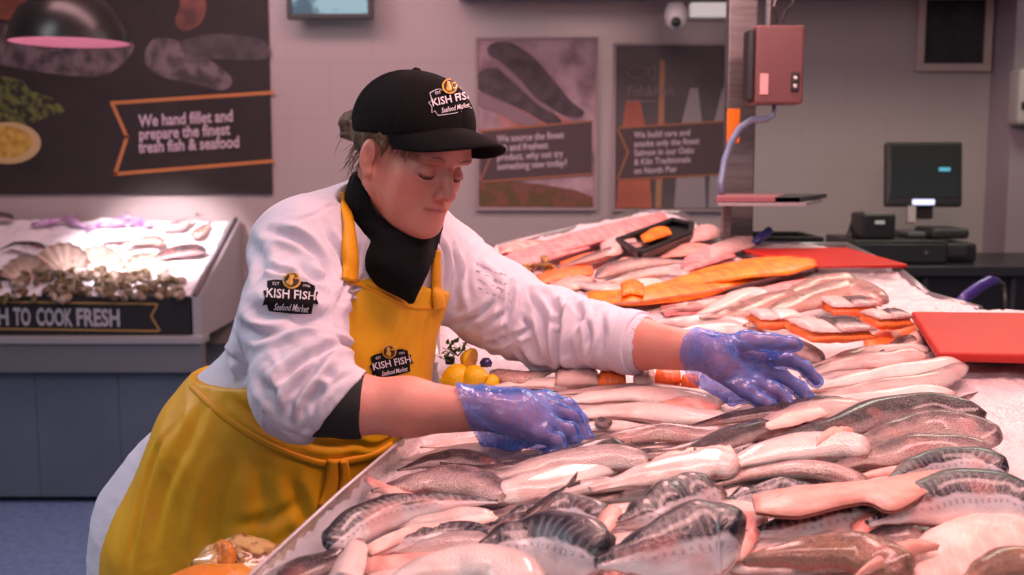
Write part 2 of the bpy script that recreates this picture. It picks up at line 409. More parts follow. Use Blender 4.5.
m_p3 = mat('printed dark smokehouse', srgb(82, 72, 74), .6, col2=srgb(62, 54, 56), nscale=5)
p3 = board('framed_poster', 616, 46, 728, 209, 'framed poster with hanging smoked fillets and banner, beside the steel post', 'poster', 'framed posters on the back wall', m=m_p3, fm=m_frame2)
m_psm = mat('printed smoked fillet', srgb(166, 92, 70), .6, col2=srgb(146, 76, 58), nscale=8)
m_psm2 = mat('printed kipper', srgb(150, 108, 76), .6); m_psm3 = mat('printed grey fish', srgb(136, 126, 128), .6)
for pts, m in (([(626, 100), (640, 100), (646, 130), (652, 208), (616, 208), (622, 130)], m_psm), ([(660, 60), (665, 60), (664, 130), (661, 208), (655, 208), (658, 120)], m_psm2),
               ([(690, 88), (698, 88), (703, 130), (706, 208), (674, 208), (680, 130)], m_psm3), ([(722, 90), (728, 80), (728, 208), (708, 208), (712, 130)], m_psm3)):
    print_shape('printed_fish', pts, E0, m, p3)
print_shape('printed_band', [(617, 128), (727, 121), (727, 174), (617, 180)], E0 + .002, m_pband, p3)
banner('banner_outline', [(727, 121), (617, 128), (628, 152), (617, 180), (727, 174)], .008, E0 + .003, p3, bpy.data.materials['faded orange print'])
ptext(['We build care and', 'smoke only the finest', 'Salmon in our Oaks', '& Kiln Traditionals', 'on North Pier'], 634, 138, 6.6, 9.0, .05, p3, m_text, E0 + .004, sx=.84, bold=.02)
m_faint = mat('faint grey print', srgb(112, 98, 104), .6)
ptext(['Fish&Kish'], 627, 96, 11, 9, 0, p3, m_faint, E0 + .002, sx=.8)
banner('logo_line', [(627, 101), (657, 101)], .006, E0 + .002, p3, m_faint)
fishlogo = [(627 + 13 * (1 - math.cos(t)), 72 + 6 * math.sin(t)) for t in [2 * PI * k / 20 for k in range(15)]]
banner('logo_fish', ellpts(638, 72, 11, 6, 18) + [(649, 72)], .005, E0 + .002, p3, m_faint)
banner('logo_fish', [(648, 70), (655, 64), (655, 80), (648, 74)], .005, E0 + .002, p3, m_faint)

# television
m_tvs, nt, b = newmat('television picture'); b.inputs['Base Color'].default_value = (.02, .02, .02, 1); b.inputs['Roughness'].default_value = .25
tc = N(nt, 'ShaderNodeTexCoord'); n = N(nt, 'ShaderNodeTexNoise', Scale=7.0, Detail=3.0); L(nt, tc.outputs['Object'], n.inputs['Vector'])
cr = N(nt, 'ShaderNodeValToRGB'); cr.color_ramp.elements[0].position = .38; cr.color_ramp.elements[0].color = srgb(40, 70, 84); cr.color_ramp.elements[1].position = .5; cr.color_ramp.elements[1].color = srgb(118, 146, 156)
L(nt, n.outputs['Fac'], cr.inputs[0]); L(nt, cr.outputs[0], b.inputs['Emission Color']); b.inputs['Emission Strength'].default_value = 1.5
a = at(286, -34, 5.30); c = at(373, 19, 5.30)
tv = empty('television', ((a.x + c.x) / 2, 5.36, c.z), 'wall mounted television with black bezel and pale blue picture above the woman', 'television')
b = MB(); f = .024
for lo, hi in (((a.x, 5.29, c.z), (c.x, 5.34, c.z + f)), ((a.x, 5.29, a.z - f), (c.x, 5.34, a.z)), ((a.x, 5.29, c.z + f), (a.x + f, 5.34, a.z - f)), ((c.x - f, 5.29, c.z + f), (c.x, 5.34, a.z - f))): b.box(lo, hi, .003)
b.obj('bezel', m_black, tv)
MB().box((a.x + f, 5.30, c.z + f), (c.x - f, 5.335, a.z - f)).obj('screen', m_tvs, tv)
MB().box((a.x + .1, 5.34, c.z + .06), (c.x - .1, WY - .001, a.z - .08), .004).obj('wall_bracket', m_blackm, tv)

# dark picture top right
a = Wp(926, -40); c = Wp(981, 64)
pf = empty('picture_frame', ((a.x + c.x) / 2, WY, c.z - .03), 'dark picture in a pale frame high above the till monitor', 'picture')
b = MB(); f = .037
for lo, hi in (((a.x - f, 5.415, c.z - f), (c.x + f, WY - .001, c.z)), ((a.x - f, 5.415, a.z), (c.x + f, WY - .001, a.z + f)), ((a.x - f, 5.415, c.z), (a.x, WY - .001, a.z)), ((c.x, 5.415, c.z), (c.x + f, WY - .001, a.z))): b.box(lo, hi, .004)
b.obj('frame', mat('pale wooden frame', srgb(176, 156, 148), .5), pf)
MB().box((a.x, 5.43, c.z), (c.x, WY - .001, a.z)).obj('picture_panel', mat('glossy dark panel', (.012, .011, .012), .12, col2=(.03, .028, .027), nscale=5), pf)

# soap dispenser on the pier
a = at(1009, 70, 5.19); c = at(1042, 126, 5.19)
sd = empty('soap_dispenser', ((a.x + c.x) / 2, 5.19, c.z), 'pale plastic dispenser on the pier at the right edge', 'dispenser')
MB().box((a.x, 5.07, c.z), (c.x, 5.199, a.z), .025).obj('housing', m_greyp, sd, sm=True)
w_ = at(1024, 105, 5.07); MB().box((w_.x - .012, 5.062, w_.z - .02), (w_.x + .03, 5.075, w_.z + .015), .004).obj('sight_window', m_black, sd)

# cctv camera under the soffit
q = at(676, 2, 5.0)
cc = empty('security_camera', (q.x, 5.0, 2.27), 'white dome security camera under the soffit above the posters', 'camera')
MB().lathe([(0, .0), (.055, 0), (.058, -.02), (.05, -.05), (.0, -.05)], (q.x, 5.0, 2.269)).obj('mount', m_white, cc, sm=True)
q2 = at(676, 16, 5.0)
MB().lathe([(.0, .06), (.036, .055), (.05, .025), (.052, 0), (.044, -.035), (.02, -.055), (0, -.06)], q2).obj('housing', m_white, cc, sm=True)
q3 = at(676, 22, 4.95); MB().lathe([(0, -.012), (.018, -.008), (.022, 0), (.018, .008), (0, .012)], q3, axis='Y').obj('lens', m_black, cc, sm=True)
# glowing box added in place of a bright shine up by the soffit
a = at(690, 3, 5.4); c = at(728, 17, 5.4)
cl = empty('bright_patch_box', ((a.x + c.x) / 2, 5.45, c.z), 'oblong glowing box standing in for the bright shine beside the dome camera', 'light')
MB().box((a.x, 5.37, c.z), (c.x, 5.42, a.z), .012).obj('patch_glow', mat('lit diffuser', (.8, .78, .76), .5, emit=(1, .88, .84), estr=.42), cl)
MB().box((a.x - .01, 5.42, c.z - .01), (c.x + .01, WY - .001, a.z + .01), .004).obj('back_box', m_greyp, cl)

# dome pendant over the left display
dm = mat('dark spun metal', (.028, .026, .024), .32, metal=.6)
q = at(70, 43, 4.35); R = .226
dp = empty('pendant_lamp', (q.x, 4.35, q.z), 'dark dome pendant lamp hanging in front of the large poster', 'lamp')
prof = [(R, 0), (R * .985, .03), (R * .93, .075), (R * .80, .125), (R * .6, .165), (R * .38, .19), (R * .14, .2), (.03, .215), (.03, .26), (0, .262)]
MB().lathe(prof, q, 56).obj('shade', dm, dp, sm=True)
MB().lathe([(R * .985, .002), (R * .965, .03), (R * .91, .07), (R * .78, .118), (R * .58, .158), (R * .3, .18), (0, .19)], q, 56).obj('shade_lining', mat('pink white enamel', srgb(220, 150, 170), .5), dp, sm=True)
MB().tube([q + Vector((0, 0, .26)), Vector((q.x, q.y, 3.1))], .006, 8).obj('cord', m_blackm, dp)
MB().lathe([(0, -.035), (.025, -.03), (.038, -.005), (.034, .025), (.018, .05), (0, .055)], q + Vector((0, 0, .09)), 24).obj('bulb', mat('lit bulb', (1, 1, 1), .4, emit=(1, .86, .92), estr=14), dp, sm=True)
def spot(name, loc, tgt, col, e, ang=110, r=.05):
    l = bpy.data.lights.new(name, 'SPOT'); l.energy = e; l.color = col; l.spot_size = math.radians(ang); l.spot_blend = .6; l.shadow_soft_size = r
    o = bpy.data.objects.new(name, l); COL.objects.link(o); o.location = loc; o.rotation_euler = (Vector(tgt) - Vector(loc)).to_track_quat('-Z', 'Y').to_euler(); return o
spot('pendant_light', q + Vector((0, .02, -.03)), (q.x + .02, 5.12, 1.1), (1, .84, .90), 190, 46)

# steel post with label
pa = at(737, 250, 3.62)
sp = empty('steel_post', (pa.x, 3.62, 0), 'upright steel post with an orange label beside the scale', 'post')
MB().box((pa.x - .047, 3.6, 0), (pa.x + .047, 3.66, 3.099), .006).obj('upright', m_steel, sp)
l_ = at(729, 126, 3.597); MB().box((pa.x - .047, 3.595, l_.z - .055), (pa.x - .005, 3.6005, l_.z + .055), .002).obj('label', mat('orange label', srgb(226, 122, 20), .5), sp)

# hanging scale head
m_scale = mat('enamel tinted by pink light', srgb(104, 64, 66), .35)  # pink of the counter lamps is put into this base colour
sc_ = empty('scale_head', (at(778, 108, 3.3).x, 3.3, at(778, 108, 3.3).z), 'pink cast boxy scale head hanging beside the steel post', 'scale')
a = at(757, 25, 3.25); c = at(803, 104, 3.25)
rz = Matrix.Rotation(math.radians(0), 3, 'Z')
b = MB().box((a.x, 3.25, c.z), (c.x, 3.36, a.z), .008); b.obj('housing', m_scale, sc_, sm=False)
MB().box((a.x - .018, 3.27, c.z + .012), (a.x - .001, 3.35, a.z - .01), .004).obj('back_plate', m_black, sc_)
w_ = at(764, 84, 3.249); MB().box((w_.x - .012, 3.246, w_.z - .03), (w_.x + .012, 3.2505, w_.z + .03), .001).obj('sticker', mat('pale sticker', srgb(214, 160, 160), .6), sc_)
w_ = at(795, 82, 3.249); MB().box((w_.x - .012, 3.244, w_.z - .028), (w_.x + .012, 3.2505, w_.z + .028), .004).obj('switch_plate', m_black, sc_)
for dz in (-.012, .012): MB().lathe([(0, -.003), (.005, -.002), (.006, .001), (0, .002)], w_ + Vector((0, -.006, dz)), 14, 'Y').obj('button', m_white, sc_)
h = at(777, 24, 3.3)
MB().tube([h, h + Vector((-.01, 0, .05)), h + Vector((.006, .02, .1)), h + Vector((.0, .05, .3)), h + Vector((0, .05, 1.0))], .005, 8).obj('cable', m_black, sc_)
MB().tube([h + Vector((.012, 0, 0)), h + Vector((.025, 0, .04)), h + Vector((.05, .02, .06)), h + Vector((.055, .05, .3)), h + Vector((.05, .05, 1.0))], .004, 8).obj('cable', m_black, sc_)
MB().tube([h + Vector((-.012, .05, -.01)), h + Vector((-.012, .05, 1.0))], .012, 12).obj('hanger_rod', m_steel, sc_)
arm = [(774, 104, 3.32), (774, 115, 3.32), (766, 119, 3.33), (752, 120, 3.35), (740, 128, 3.36), (731, 143, 3.37), (725, 160, 3.37), (721, 182, 3.36), (721, 194, 3.35)]
MB().tube([at(x, y, Y) for x, y, Y in arm], [.006, .006, .010, .011, .011, .011, .011, .011, .011], 12).obj('bent_arm', mat('blue grey painted tube', srgb(122, 134, 160), .35, metal=.3), sc_, sm=True)
# weighing platform
wp = empty('weighing_tray', (at(770, 200, 3.25).x, 3.25, at(770, 205, 3.25).z), 'flat pink metal weighing tray below the scale head', 'scale tray')
def slab(px4, th, bev=.003):
    """px4: list of (px, py, Y)"""
    b = MB(); ps = [at(*p) for p in px4]; zz = sum(p.z for p in ps) / len(ps); b.poly([(p.x, p.y, zz) for p in ps], -th, (0, 0, 1)); return b
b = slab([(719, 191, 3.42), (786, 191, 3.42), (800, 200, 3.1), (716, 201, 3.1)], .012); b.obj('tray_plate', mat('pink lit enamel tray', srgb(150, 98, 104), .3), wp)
b = slab([(786, 190, 3.42), (827, 191, 3.42), (800, 201, 3.1), (775, 201, 3.1)], .012); b.obj('tray_wing', m_dark, wp)
b = slab([(718, 203, 3.1), (806, 204, 3.1), (822, 198, 3.38), (722, 198, 3.38)], .010); b.obj('carrier', m_steel2, wp)
a = at(726, 206, 3.25); MB().box((a.x - .012, 3.22, 1.19), (a.x + .012, 3.26, a.z), .003).obj('stand', m_steel, wp)
# black tray behind
a = at(770, 240, 3.55)
bt = empty('black_tray', (a.x, 3.55, 1.2), 'shallow black tray behind the steel post', 'tray')
MB().box((a.x - .11, 3.45, 1.225), (a.x + .12, 3.7, 1.235), .003).obj('base', m_black, bt)
b = MB()
for lo, hi in (((-.13, 3.43), (.14, 3.45)), ((-.13, 3.7), (.14, 3.72)), ((-.13, 3.45), (-.11, 3.7)), ((.12, 3.45), (.14, 3.7))): b.box((a.x + lo[0], lo[1], 1.225), (a.x + hi[0], hi[1], 1.262), .003)
b.obj('rim', m_black, bt)

# ---- back counter with till (right)
X0 = at(852, 262, 4.55).x
bc = empty('back_counter', (2.0, 4.9, 0), 'black back counter carrying the till by the wall', 'counter')
zt = at(900, 258, 4.9).z
MB().box((X0, 4.5, zt - .04), (3.55, 5.19, zt), .004).obj('countertop', mat('black laminate top', srgb(38, 38, 44), .35), bc)
MB().box((X0 + .03, 4.55, .0), (3.55, 5.18, zt - .04)).obj('front_panel', mat('dark cabinet front', srgb(24, 24, 28), .5), bc)
for px in (924, 1012):
    x = at(px, 290, 4.55).x; MB().box((x - .01, 4.535, .1), (x + .01, 4.55, zt - .05), .002).obj('door_gap_strip', mat('grey edge strip %d' % px, srgb(58, 58, 66), .4), bc)
tl = empty('till_monitor', (at(925, 215, 4.85).x, 4.85, zt + .11), 'black touch screen till monitor on a stand, screen dark', 'monitor')
cz = at(924, 174, 4.85); Rm = Matrix.Rotation(math.radians(-6), 3, 'Z') @ Matrix.Rotation(math.radians(-8), 3, 'X')
hw = .163; hh = .142
def rbox(lo, hi, bev, R_, c_):
    b = MB(); b.box(lo, hi, bev)
    for v in b.bm.verts: v.co = R_ @ v.co + c_
    return b
rbox((-hw, -.0, -hh), (hw, .05, hh), .012, Rm, cz).obj('casing', m_black, tl)
rbox((-hw + .018, -.004, -hh + .04), (hw - .018, .001, hh - .016), .001, Rm, cz).obj('screen', mat('dark glass screen', (.022, .026, .026), .12), tl)
rbox((.062, -.006, .012), (.11, -.003, .028), .0005, Rm, cz).obj('screen_icon', mat('cyan icon', (.02, .1, .13), .4, emit=(.10, .42, .55), estr=.9), tl)
rbox((-.05, -.007, -hh + .006), (.045, -.001, -hh + .03), .004, Rm, cz).obj('badge_light', mat('lit badge', (.5, .5, .7), .4, emit=(.72, .75, 1), estr=1.0), tl)
rbox((-.05, .04, -hh - .05), (.05, .08, -.02), .006, Rm, cz).obj('stand_neck', m_blackm, tl)
rbox((-.075, -.03, -hh - .075), (-.04, .02, -hh - .002), .004, Rm, cz).obj('stand_foot', m_greyp, tl)
q = at(930, 214, 4.85)
MB().box((q.x - .13, 4.75, zt + .105), (q.x + .1, 4.95, zt + .125), .006).obj('stand_base', mat('grey stand base', srgb(88, 88, 96), .4), tl)
def boxes(name, label, cat, items, m, loc):
    r = empty(name, loc, label, cat)
    for nm, lo, hi, bv, mm in items: MB().box(lo, hi, bv).obj(nm, mm or m, r)
    return r
a = at(852, 262, 4.6); c = at(985, 222, 4.6)
boxes('cash_drawer', 'wide black cash drawer under the till monitor', 'cash drawer', [('casing', (a.x, 4.6, zt), (a.x + .40, 5.0, zt + .1), .006, None), ('drawer_front', (a.x + .01, 4.592, zt + .01), (a.x + .39, 4.6, zt + .085), .003, mat('drawer front black', (.02, .02, .022), .3)), ('keyhole', (a.x + .3, 4.588, zt + .04), (a.x + .315, 4.593, zt + .055), .002, m_steel)], m_black, (a.x + .2, 4.8, zt))
boxes('receipt_printer', 'small black receipt printer left of the till monitor', 'printer', [('casing', (a.x + .06, 4.66, zt + .1), (a.x + .20, 4.84, zt + .21), .015, None), ('indicator_light', (a.x + .11, 4.654, zt + .165), (a.x + .15, 4.661, zt + .18), .002, mat('dim lamp', (.3, .3, .3), .4, emit=(.5, .6, .5), estr=.25)), ('paper_slot', (a.x + .08, 4.7, zt + .208), (a.x + .18, 4.72, zt + .212), .001, m_greyp)], m_black, (a.x + .13, 4.75, zt + .1))
boxes('card_terminal', 'low black card terminal block right of the cash drawer', 'card terminal', [('casing', (a.x + .40, 4.66, zt), (c.x, 4.92, zt + .085), .02, None), ('lid', (a.x + .36, 4.67, zt + .1), (c.x - .03, 4.9, zt + .145), .02, mat('soft black', (.018, .018, .02), .5)), ('keypad', (a.x + .42, 4.652, zt + .03), (a.x + .50, 4.662, zt + .07), .002, m_dark)], m_black, (a.x + .5, 4.8, zt))
MB_ = MB().tube([at(862, 212, 4.9), at(852, 222, 4.85), at(846, 240, 4.8), at(850, 258, 4.75)], .006, 8); tag(MB_.obj('power_cable', m_black), 'thin black cable hanging at the end of the till counter', 'cable')
# ================================================================ left hand display
LX1 = -1.372; LY0, LY1 = 4.7, 5.42; LZ0, LZ1 = .905, 1.225
def lz(Y): return LZ0 + (LZ1 - LZ0) * (Y - LY0) / (LY1 - LY0)
def lbed(px, py, h=0.0):
    d = ray(px, py); s = (LZ1 - LZ0) / (LY1 - LY0); t = (LZ0 - s * LY0 + h - CAM.z) / (d.z - s * d.y); return CAM + d * t
LXL = -3.3
ld = empty('chilled_display', (-2.3, 5.05, 0), 'low chilled fish display with black lettered front by the back wall', 'display counter')
m_lfront = mat('black display fascia', srgb(14, 13, 15), .6)
m_lgrey = mat('blue grey cabinet panel', srgb(84, 92, 104), .5)
m_ledge = mat('grey ledge', srgb(140, 140, 142), .4)
zb1 = at(100, 335, LY0).z
MB().box((LXL, LY0 - .01, zb1), (LX1, LY0 + .03, LZ0 + .012), .003).obj('fascia', m_lfront, ld)
MB().box((LXL, LY0 - .06, zb1 - .03), (LX1 + .05, LY0 + .05, zb1), .004).obj('ledge', m_ledge, ld)
zg = at(100, 373, LY0 - .05).z
MB().box((LXL, LY0 - .045, zg), (LX1 + .035, LY0 + .04, zb1 - .03), .004).obj('drip_panel', mat('mid grey steel panel', srgb(104, 108, 114), .45, metal=.2), ld)
b = MB()
for k in range(6):
    x0 = LX1 + .02 - (k + 1) * .36; b.box((x0 + .001, LY0 + .0, .03), (x0 + .359, LY1, zg), .002)
b.obj('cabinet_panel', mat('slate blue panel', srgb(78, 90, 106), .5, col2=srgb(86, 98, 114), nscale=3), ld)
b = MB(); th = .07
vsd = [(LX1 - .012, LY0 - .01, LZ0 + .015), (LX1 - .012, LY1, LZ1 - .015), (LX1 - .012, LY1, zb1 - .01), (LX1 - .012, LY0 - .01, zb1 - .01)]
b.poly(vsd, .05, (1, 0, 0)); b.obj('side_panel', m_steel2, ld)
b = MB(); b.tube([(LX1 + .012, LY0 - .012, LZ0 + .019), (LX1 + .012, LY1, LZ1 - .011)], .010, 10); b.obj('side_rail', mat('dark rail', srgb(90, 80, 84), .4, metal=.4), ld, sm=True)
MB().poly([(LXL, LY0 + .03, LZ0 - .07), (LX1 - .012, LY0 + .03, LZ0 - .07), (LX1 - .012, LY1, LZ1 - .07), (LXL, LY1, LZ1 - .07)], .02, (0, 0, 1)).obj('tray_floor', m_steel2, ld)
# fascia lettering and gold line
def Fp(px, py, e=0): return at(px, py, LY0 - .0115 - e)
def fline(pts, w, nm, m):
    b = MB()
    for i in range(len(pts) - 1):
        a = Fp(*pts[i]); c = Fp(*pts[i + 1]); d = (c - a).normalized(); n = Vector((0, 1, 0)).cross(d) * w / 2; ex = d * w * .4
        b.poly([a - ex + n, c + ex + n, c + ex - n, a - ex - n], .001, (0, -1, 0))
    b.obj(nm, m, ld)
fline([(-200, 299), (158, 304), (151, 316), (160, 331), (-200, 326)], .008, 'gold_outline', m_gold)
o = Fp(119, 326.5, .001); q = Fp(77, 325.5, .001)
m_ltxt = mat('cream fascia lettering', srgb(160, 158, 164), .6)
for t, xa, xb in (('FRESH', 77, 120), ('COOK', 37, 73), ('TO', 14, 31), ('FISH', -22, 9), ('READY', -68, -28)):
    ob = text_obj('fascia_lettering', t, .104, Fp(xa, 324.5 + (xa / 90.), .001), (1, 0, -.012), (0, 0, 1), m_ltxt, ld, .0008, sx=1, bold=.003)
    wdt = max(v.co.x for v in ob.data.vertices) - min(v.co.x for v in ob.data.vertices); x0 = min(v.co.x for v in ob.data.vertices)
    want = Fp(xb, 326).x - Fp(xa, 326).x; X = Fp(xa, 326).x
    for v in ob.data.vertices: v.co.x = X + (v.co.x - x0) * want / wdt
# crushed ice
def icebed(name, fx, nx, ny, amp, m, label, seed=0):
    us = np.linspace(0, 1, nx); vsv = np.linspace(0, 1, ny); P = np.zeros((nx, ny, 3), np.float32)
    for i, u in enumerate(us):
        for j, v in enumerate(vsv): P[i, j] = fx(u, v)
    X, Y, Z = P[..., 0], P[..., 1], P[..., 2]
    d = fbm(X * 9 + seed, Y * 9, Z * 0, 3) * amp + np.abs(fbm(X * 55, Y * 55, Z * 0 + 3, 3)) * amp * .45
    P[..., 2] += d
    idx = np.arange(nx * ny).reshape(nx, ny)
    Q = np.stack([idx[:-1, :-1], idx[1:, :-1], idx[1:, 1:], idx[:-1, 1:]], -1).reshape(-1, 4)
    me = npmesh(P.reshape(-1, 3), Q, name)
    o = link(name, me, m); tag(o, label, 'ice', kind='stuff'); return o
def icemat(name, col, col2):
    m, nt, b = newmat(name); b.inputs['Roughness'].default_value = .35; b.inputs['Subsurface Weight'].default_value = .0
    tc = N(nt, 'ShaderNodeTexCoord'); v = N(nt, 'ShaderNodeTexVoronoi', Scale=150.0); L(nt, tc.outputs['Object'], v.inputs['Vector'])
    n = N(nt, 'ShaderNodeTexNoise', Scale=40.0, Detail=5.0); L(nt, tc.outputs['Object'], n.inputs['Vector'])
    mx = N(nt, 'ShaderNodeMix', data_type='RGBA'); mx.inputs[6].default_value = col; mx.inputs[7].default_value = col2; L(nt, n.outputs['Fac'], mx.inputs[0]); L(nt, mx.outputs[2], b.inputs['Base Color'])
    ad = N(nt, 'ShaderNodeMath', operation='ADD'); L(nt, v.outputs['Distance'], ad.inputs[0]); L(nt, n.outputs['Fac'], ad.inputs[1])
    bp = N(nt, 'ShaderNodeBump', Strength=.32, Distance=.006); L(nt, ad.outputs[0], bp.inputs['Height']); L(nt, bp.outputs[0], b.inputs['Normal'])
    return m
m_ice = icemat('crushed ice', srgb(240, 234, 236), srgb(222, 214, 220))
icebed('ice_layer', lambda u, v: (LXL + .01 + (LX1 - LXL - .03) * u, LY0 + .035 + (LY1 - LY0 - .05) * v, lz(LY0 + .035 + (LY1 - LY0 - .05) * v) - .015), 190, 80, .03, m_ice, 'crushed ice filling the low display by the wall', 3)
# ================================================================ fish
def mixrgb(nt, fac, a, b_):
    mx = N(nt, 'ShaderNodeMix', data_type='RGBA')
    for i, v in ((0, fac), (6, a), (7, b_)):
        if hasattr(v, 'is_linked') or hasattr(v, 'links'): L(nt, v, mx.inputs[i])
        else: mx.inputs[i].default_value = v
    return mx.outputs[2]
def mth(nt, op, a, b_=None, clamp=False):
    n = N(nt, 'ShaderNodeMath', operation=op); n.use_clamp = clamp
    for i, v in ((0, a), (1, b_)):
        if v is None: continue
        if hasattr(v, 'links'): L(nt, v, n.inputs[i])
        else: n.inputs[i].default_value = v
    return n.outputs[0]
def ramp(nt, fac, stops, interp='LINEAR'):
    r = N(nt, 'ShaderNodeValToRGB'); cr = r.color_ramp; cr.interpolation = interp
    while len(cr.elements) < len(stops): cr.elements.new(.5)
    for e, (p, c) in zip(cr.elements, stops): e.position = p; e.color = c
    L(nt, fac, r.inputs[0]); return r.outputs[0]
def sstep(nt, v, lo, hi):
    r = N(nt, 'ShaderNodeMapRange', interpolation_type='SMOOTHSTEP'); r.inputs['From Min'].default_value = lo; r.inputs['From Max'].default_value = hi; L(nt, v, r.inputs['Value']); return r.outputs[0]
def fishmat(name, back, back2, flank, belly, bars=False, line=True, back_end=.40, blend=.16, rough=.27, scale=.5, speck=0.0):
    m, nt, b = newmat(name); uv = N(nt, 'ShaderNodeUVMap'); uv.uv_map = 'UVMap'; sx_ = N(nt, 'ShaderNodeSeparateXYZ'); L(nt, uv.outputs[0], sx_.inputs[0])
    U, V = sx_.outputs[0], sx_.outputs[1]      # U runs along the fish in metres*10, V 0 back .. 1 belly
    tc = N(nt, 'ShaderNodeTexCoord'); ns = N(nt, 'ShaderNodeTexNoise', Scale=45.0, Detail=4.0); L(nt, tc.outputs['Object'], ns.inputs['Vector'])
    nf = mth(nt, 'SUBTRACT', ns.outputs['Fac'], .5)
    Vn = mth(nt, 'ADD', V, mth(nt, 'MULTIPLY', nf, .16))
    col_b = mixrgb(nt, sstep(nt, ns.outputs['Fac'], .38, .62), back, back2)
    if bars:
        # wavy dark bars slanting down the back
        ph = mth(nt, 'ADD', mth(nt, 'MULTIPLY', U, 58.0), mth(nt, 'ADD', mth(nt, 'MULTIPLY', mth(nt, 'SINE', mth(nt, 'MULTIPLY', V, 15.0)), 1.1), mth(nt, 'MULTIPLY', nf, 7.0)))
        s = mth(nt, 'SINE', ph); col_b = mixrgb(nt, mth(nt, 'MULTIPLY', sstep(nt, s, .0, .7), mth(nt, 'MULTIPLY', sstep(nt, V, .24, .36), .8)), back, back2)
    cb = mixrgb(nt, sstep(nt, Vn, back_end, back_end + blend), col_b, flank)
    cb = mixrgb(nt, sstep(nt, Vn, .64 if bars else .58, .84), cb, belly)
    cb = mixrgb(nt, mth(nt, 'MULTIPLY', sstep(nt, Vn, .93, .99), .7), cb, srgb(196, 92, 84))
    if bars:
        dots = mth(nt, 'MULTIPLY', sstep(nt, mth(nt, 'SINE', mth(nt, 'MULTIPLY', U, 58.0)), .1, .7), mth(nt, 'MULTIPLY', sstep(nt, Vn, .60, .62), mth(nt, 'SUBTRACT', 1.0, sstep(nt, Vn, .65, .675))))
        cb = mixrgb(nt, mth(nt, 'MULTIPLY', dots, .35), cb, back)
    pn = N(nt, 'ShaderNodeTexNoise', Scale=16.0, Detail=3.0); L(nt, tc.outputs['Object'], pn.inputs['Vector']); cb = mixrgb(nt, mth(nt, 'MULTIPLY', mth(nt, 'MULTIPLY', sstep(nt, pn.outputs['Fac'], .48, .66), .42), sstep(nt, Vn, .35, .6)), cb, srgb(226, 140, 128))
    if line:
        ln = mth(nt, 'SUBTRACT', 1.0, sstep(nt, mth(nt, 'ABSOLUTE', mth(nt, 'SUBTRACT', V, .44)), .006, .016)); cb = mixrgb(nt, mth(nt, 'MULTIPLY', ln, .5), cb, back)
    if speck:
        v2 = N(nt, 'ShaderNodeTexNoise', Scale=420.0, Detail=2.0); L(nt, tc.outputs['Object'], v2.inputs['Vector'])
        cb = mixrgb(nt, mth(nt, 'MULTIPLY', sstep(nt, v2.outputs['Fac'], .48, .66), speck), cb, back)
    if speck:
        mp2 = N(nt, 'ShaderNodeMapping'); mp2.inputs['Scale'].default_value = (34, 26, 1); L(nt, uv.outputs[0], mp2.inputs['Vector']); vo2 = N(nt, 'ShaderNodeTexVoronoi', Scale=1.3); L(nt, mp2.outputs[0], vo2.inputs['Vector'])
        cb = mixrgb(nt, mth(nt, 'MULTIPLY', mth(nt, 'SUBTRACT', 1.0, sstep(nt, vo2.outputs['Distance'], .08, .38)), .40), cb, srgb(232, 206, 202))  # pale scale centres put the sparkle of wet scales into the colour
    L(nt, cb, b.inputs['Base Color']); b.inputs['Roughness'].default_value = rough; b.inputs['Specular IOR Level'].default_value = .6
    b.inputs['Coat Weight'].default_value = .5; b.inputs['Coat Roughness'].default_value = .14
    # scales
    mp = N(nt, 'ShaderNodeMapping'); mp.inputs['Scale'].default_value = (34, 26, 1); L(nt, uv.outputs[0], mp.inputs['Vector'])
    vo = N(nt, 'ShaderNodeTexVoronoi', Scale=1.6); L(nt, mp.outputs[0], vo.inputs['Vector'])
    h = mth(nt, 'ADD', mth(nt, 'MULTIPLY', vo.outputs['Distance'], .9), mth(nt, 'MULTIPLY', ns.outputs['Fac'], 1.2))
    bp_ = N(nt, 'ShaderNodeBump', Strength=scale, Distance=.005); L(nt, h, bp_.inputs['Height']); L(nt, bp_.outputs[0], b.inputs['Normal'])
    return m
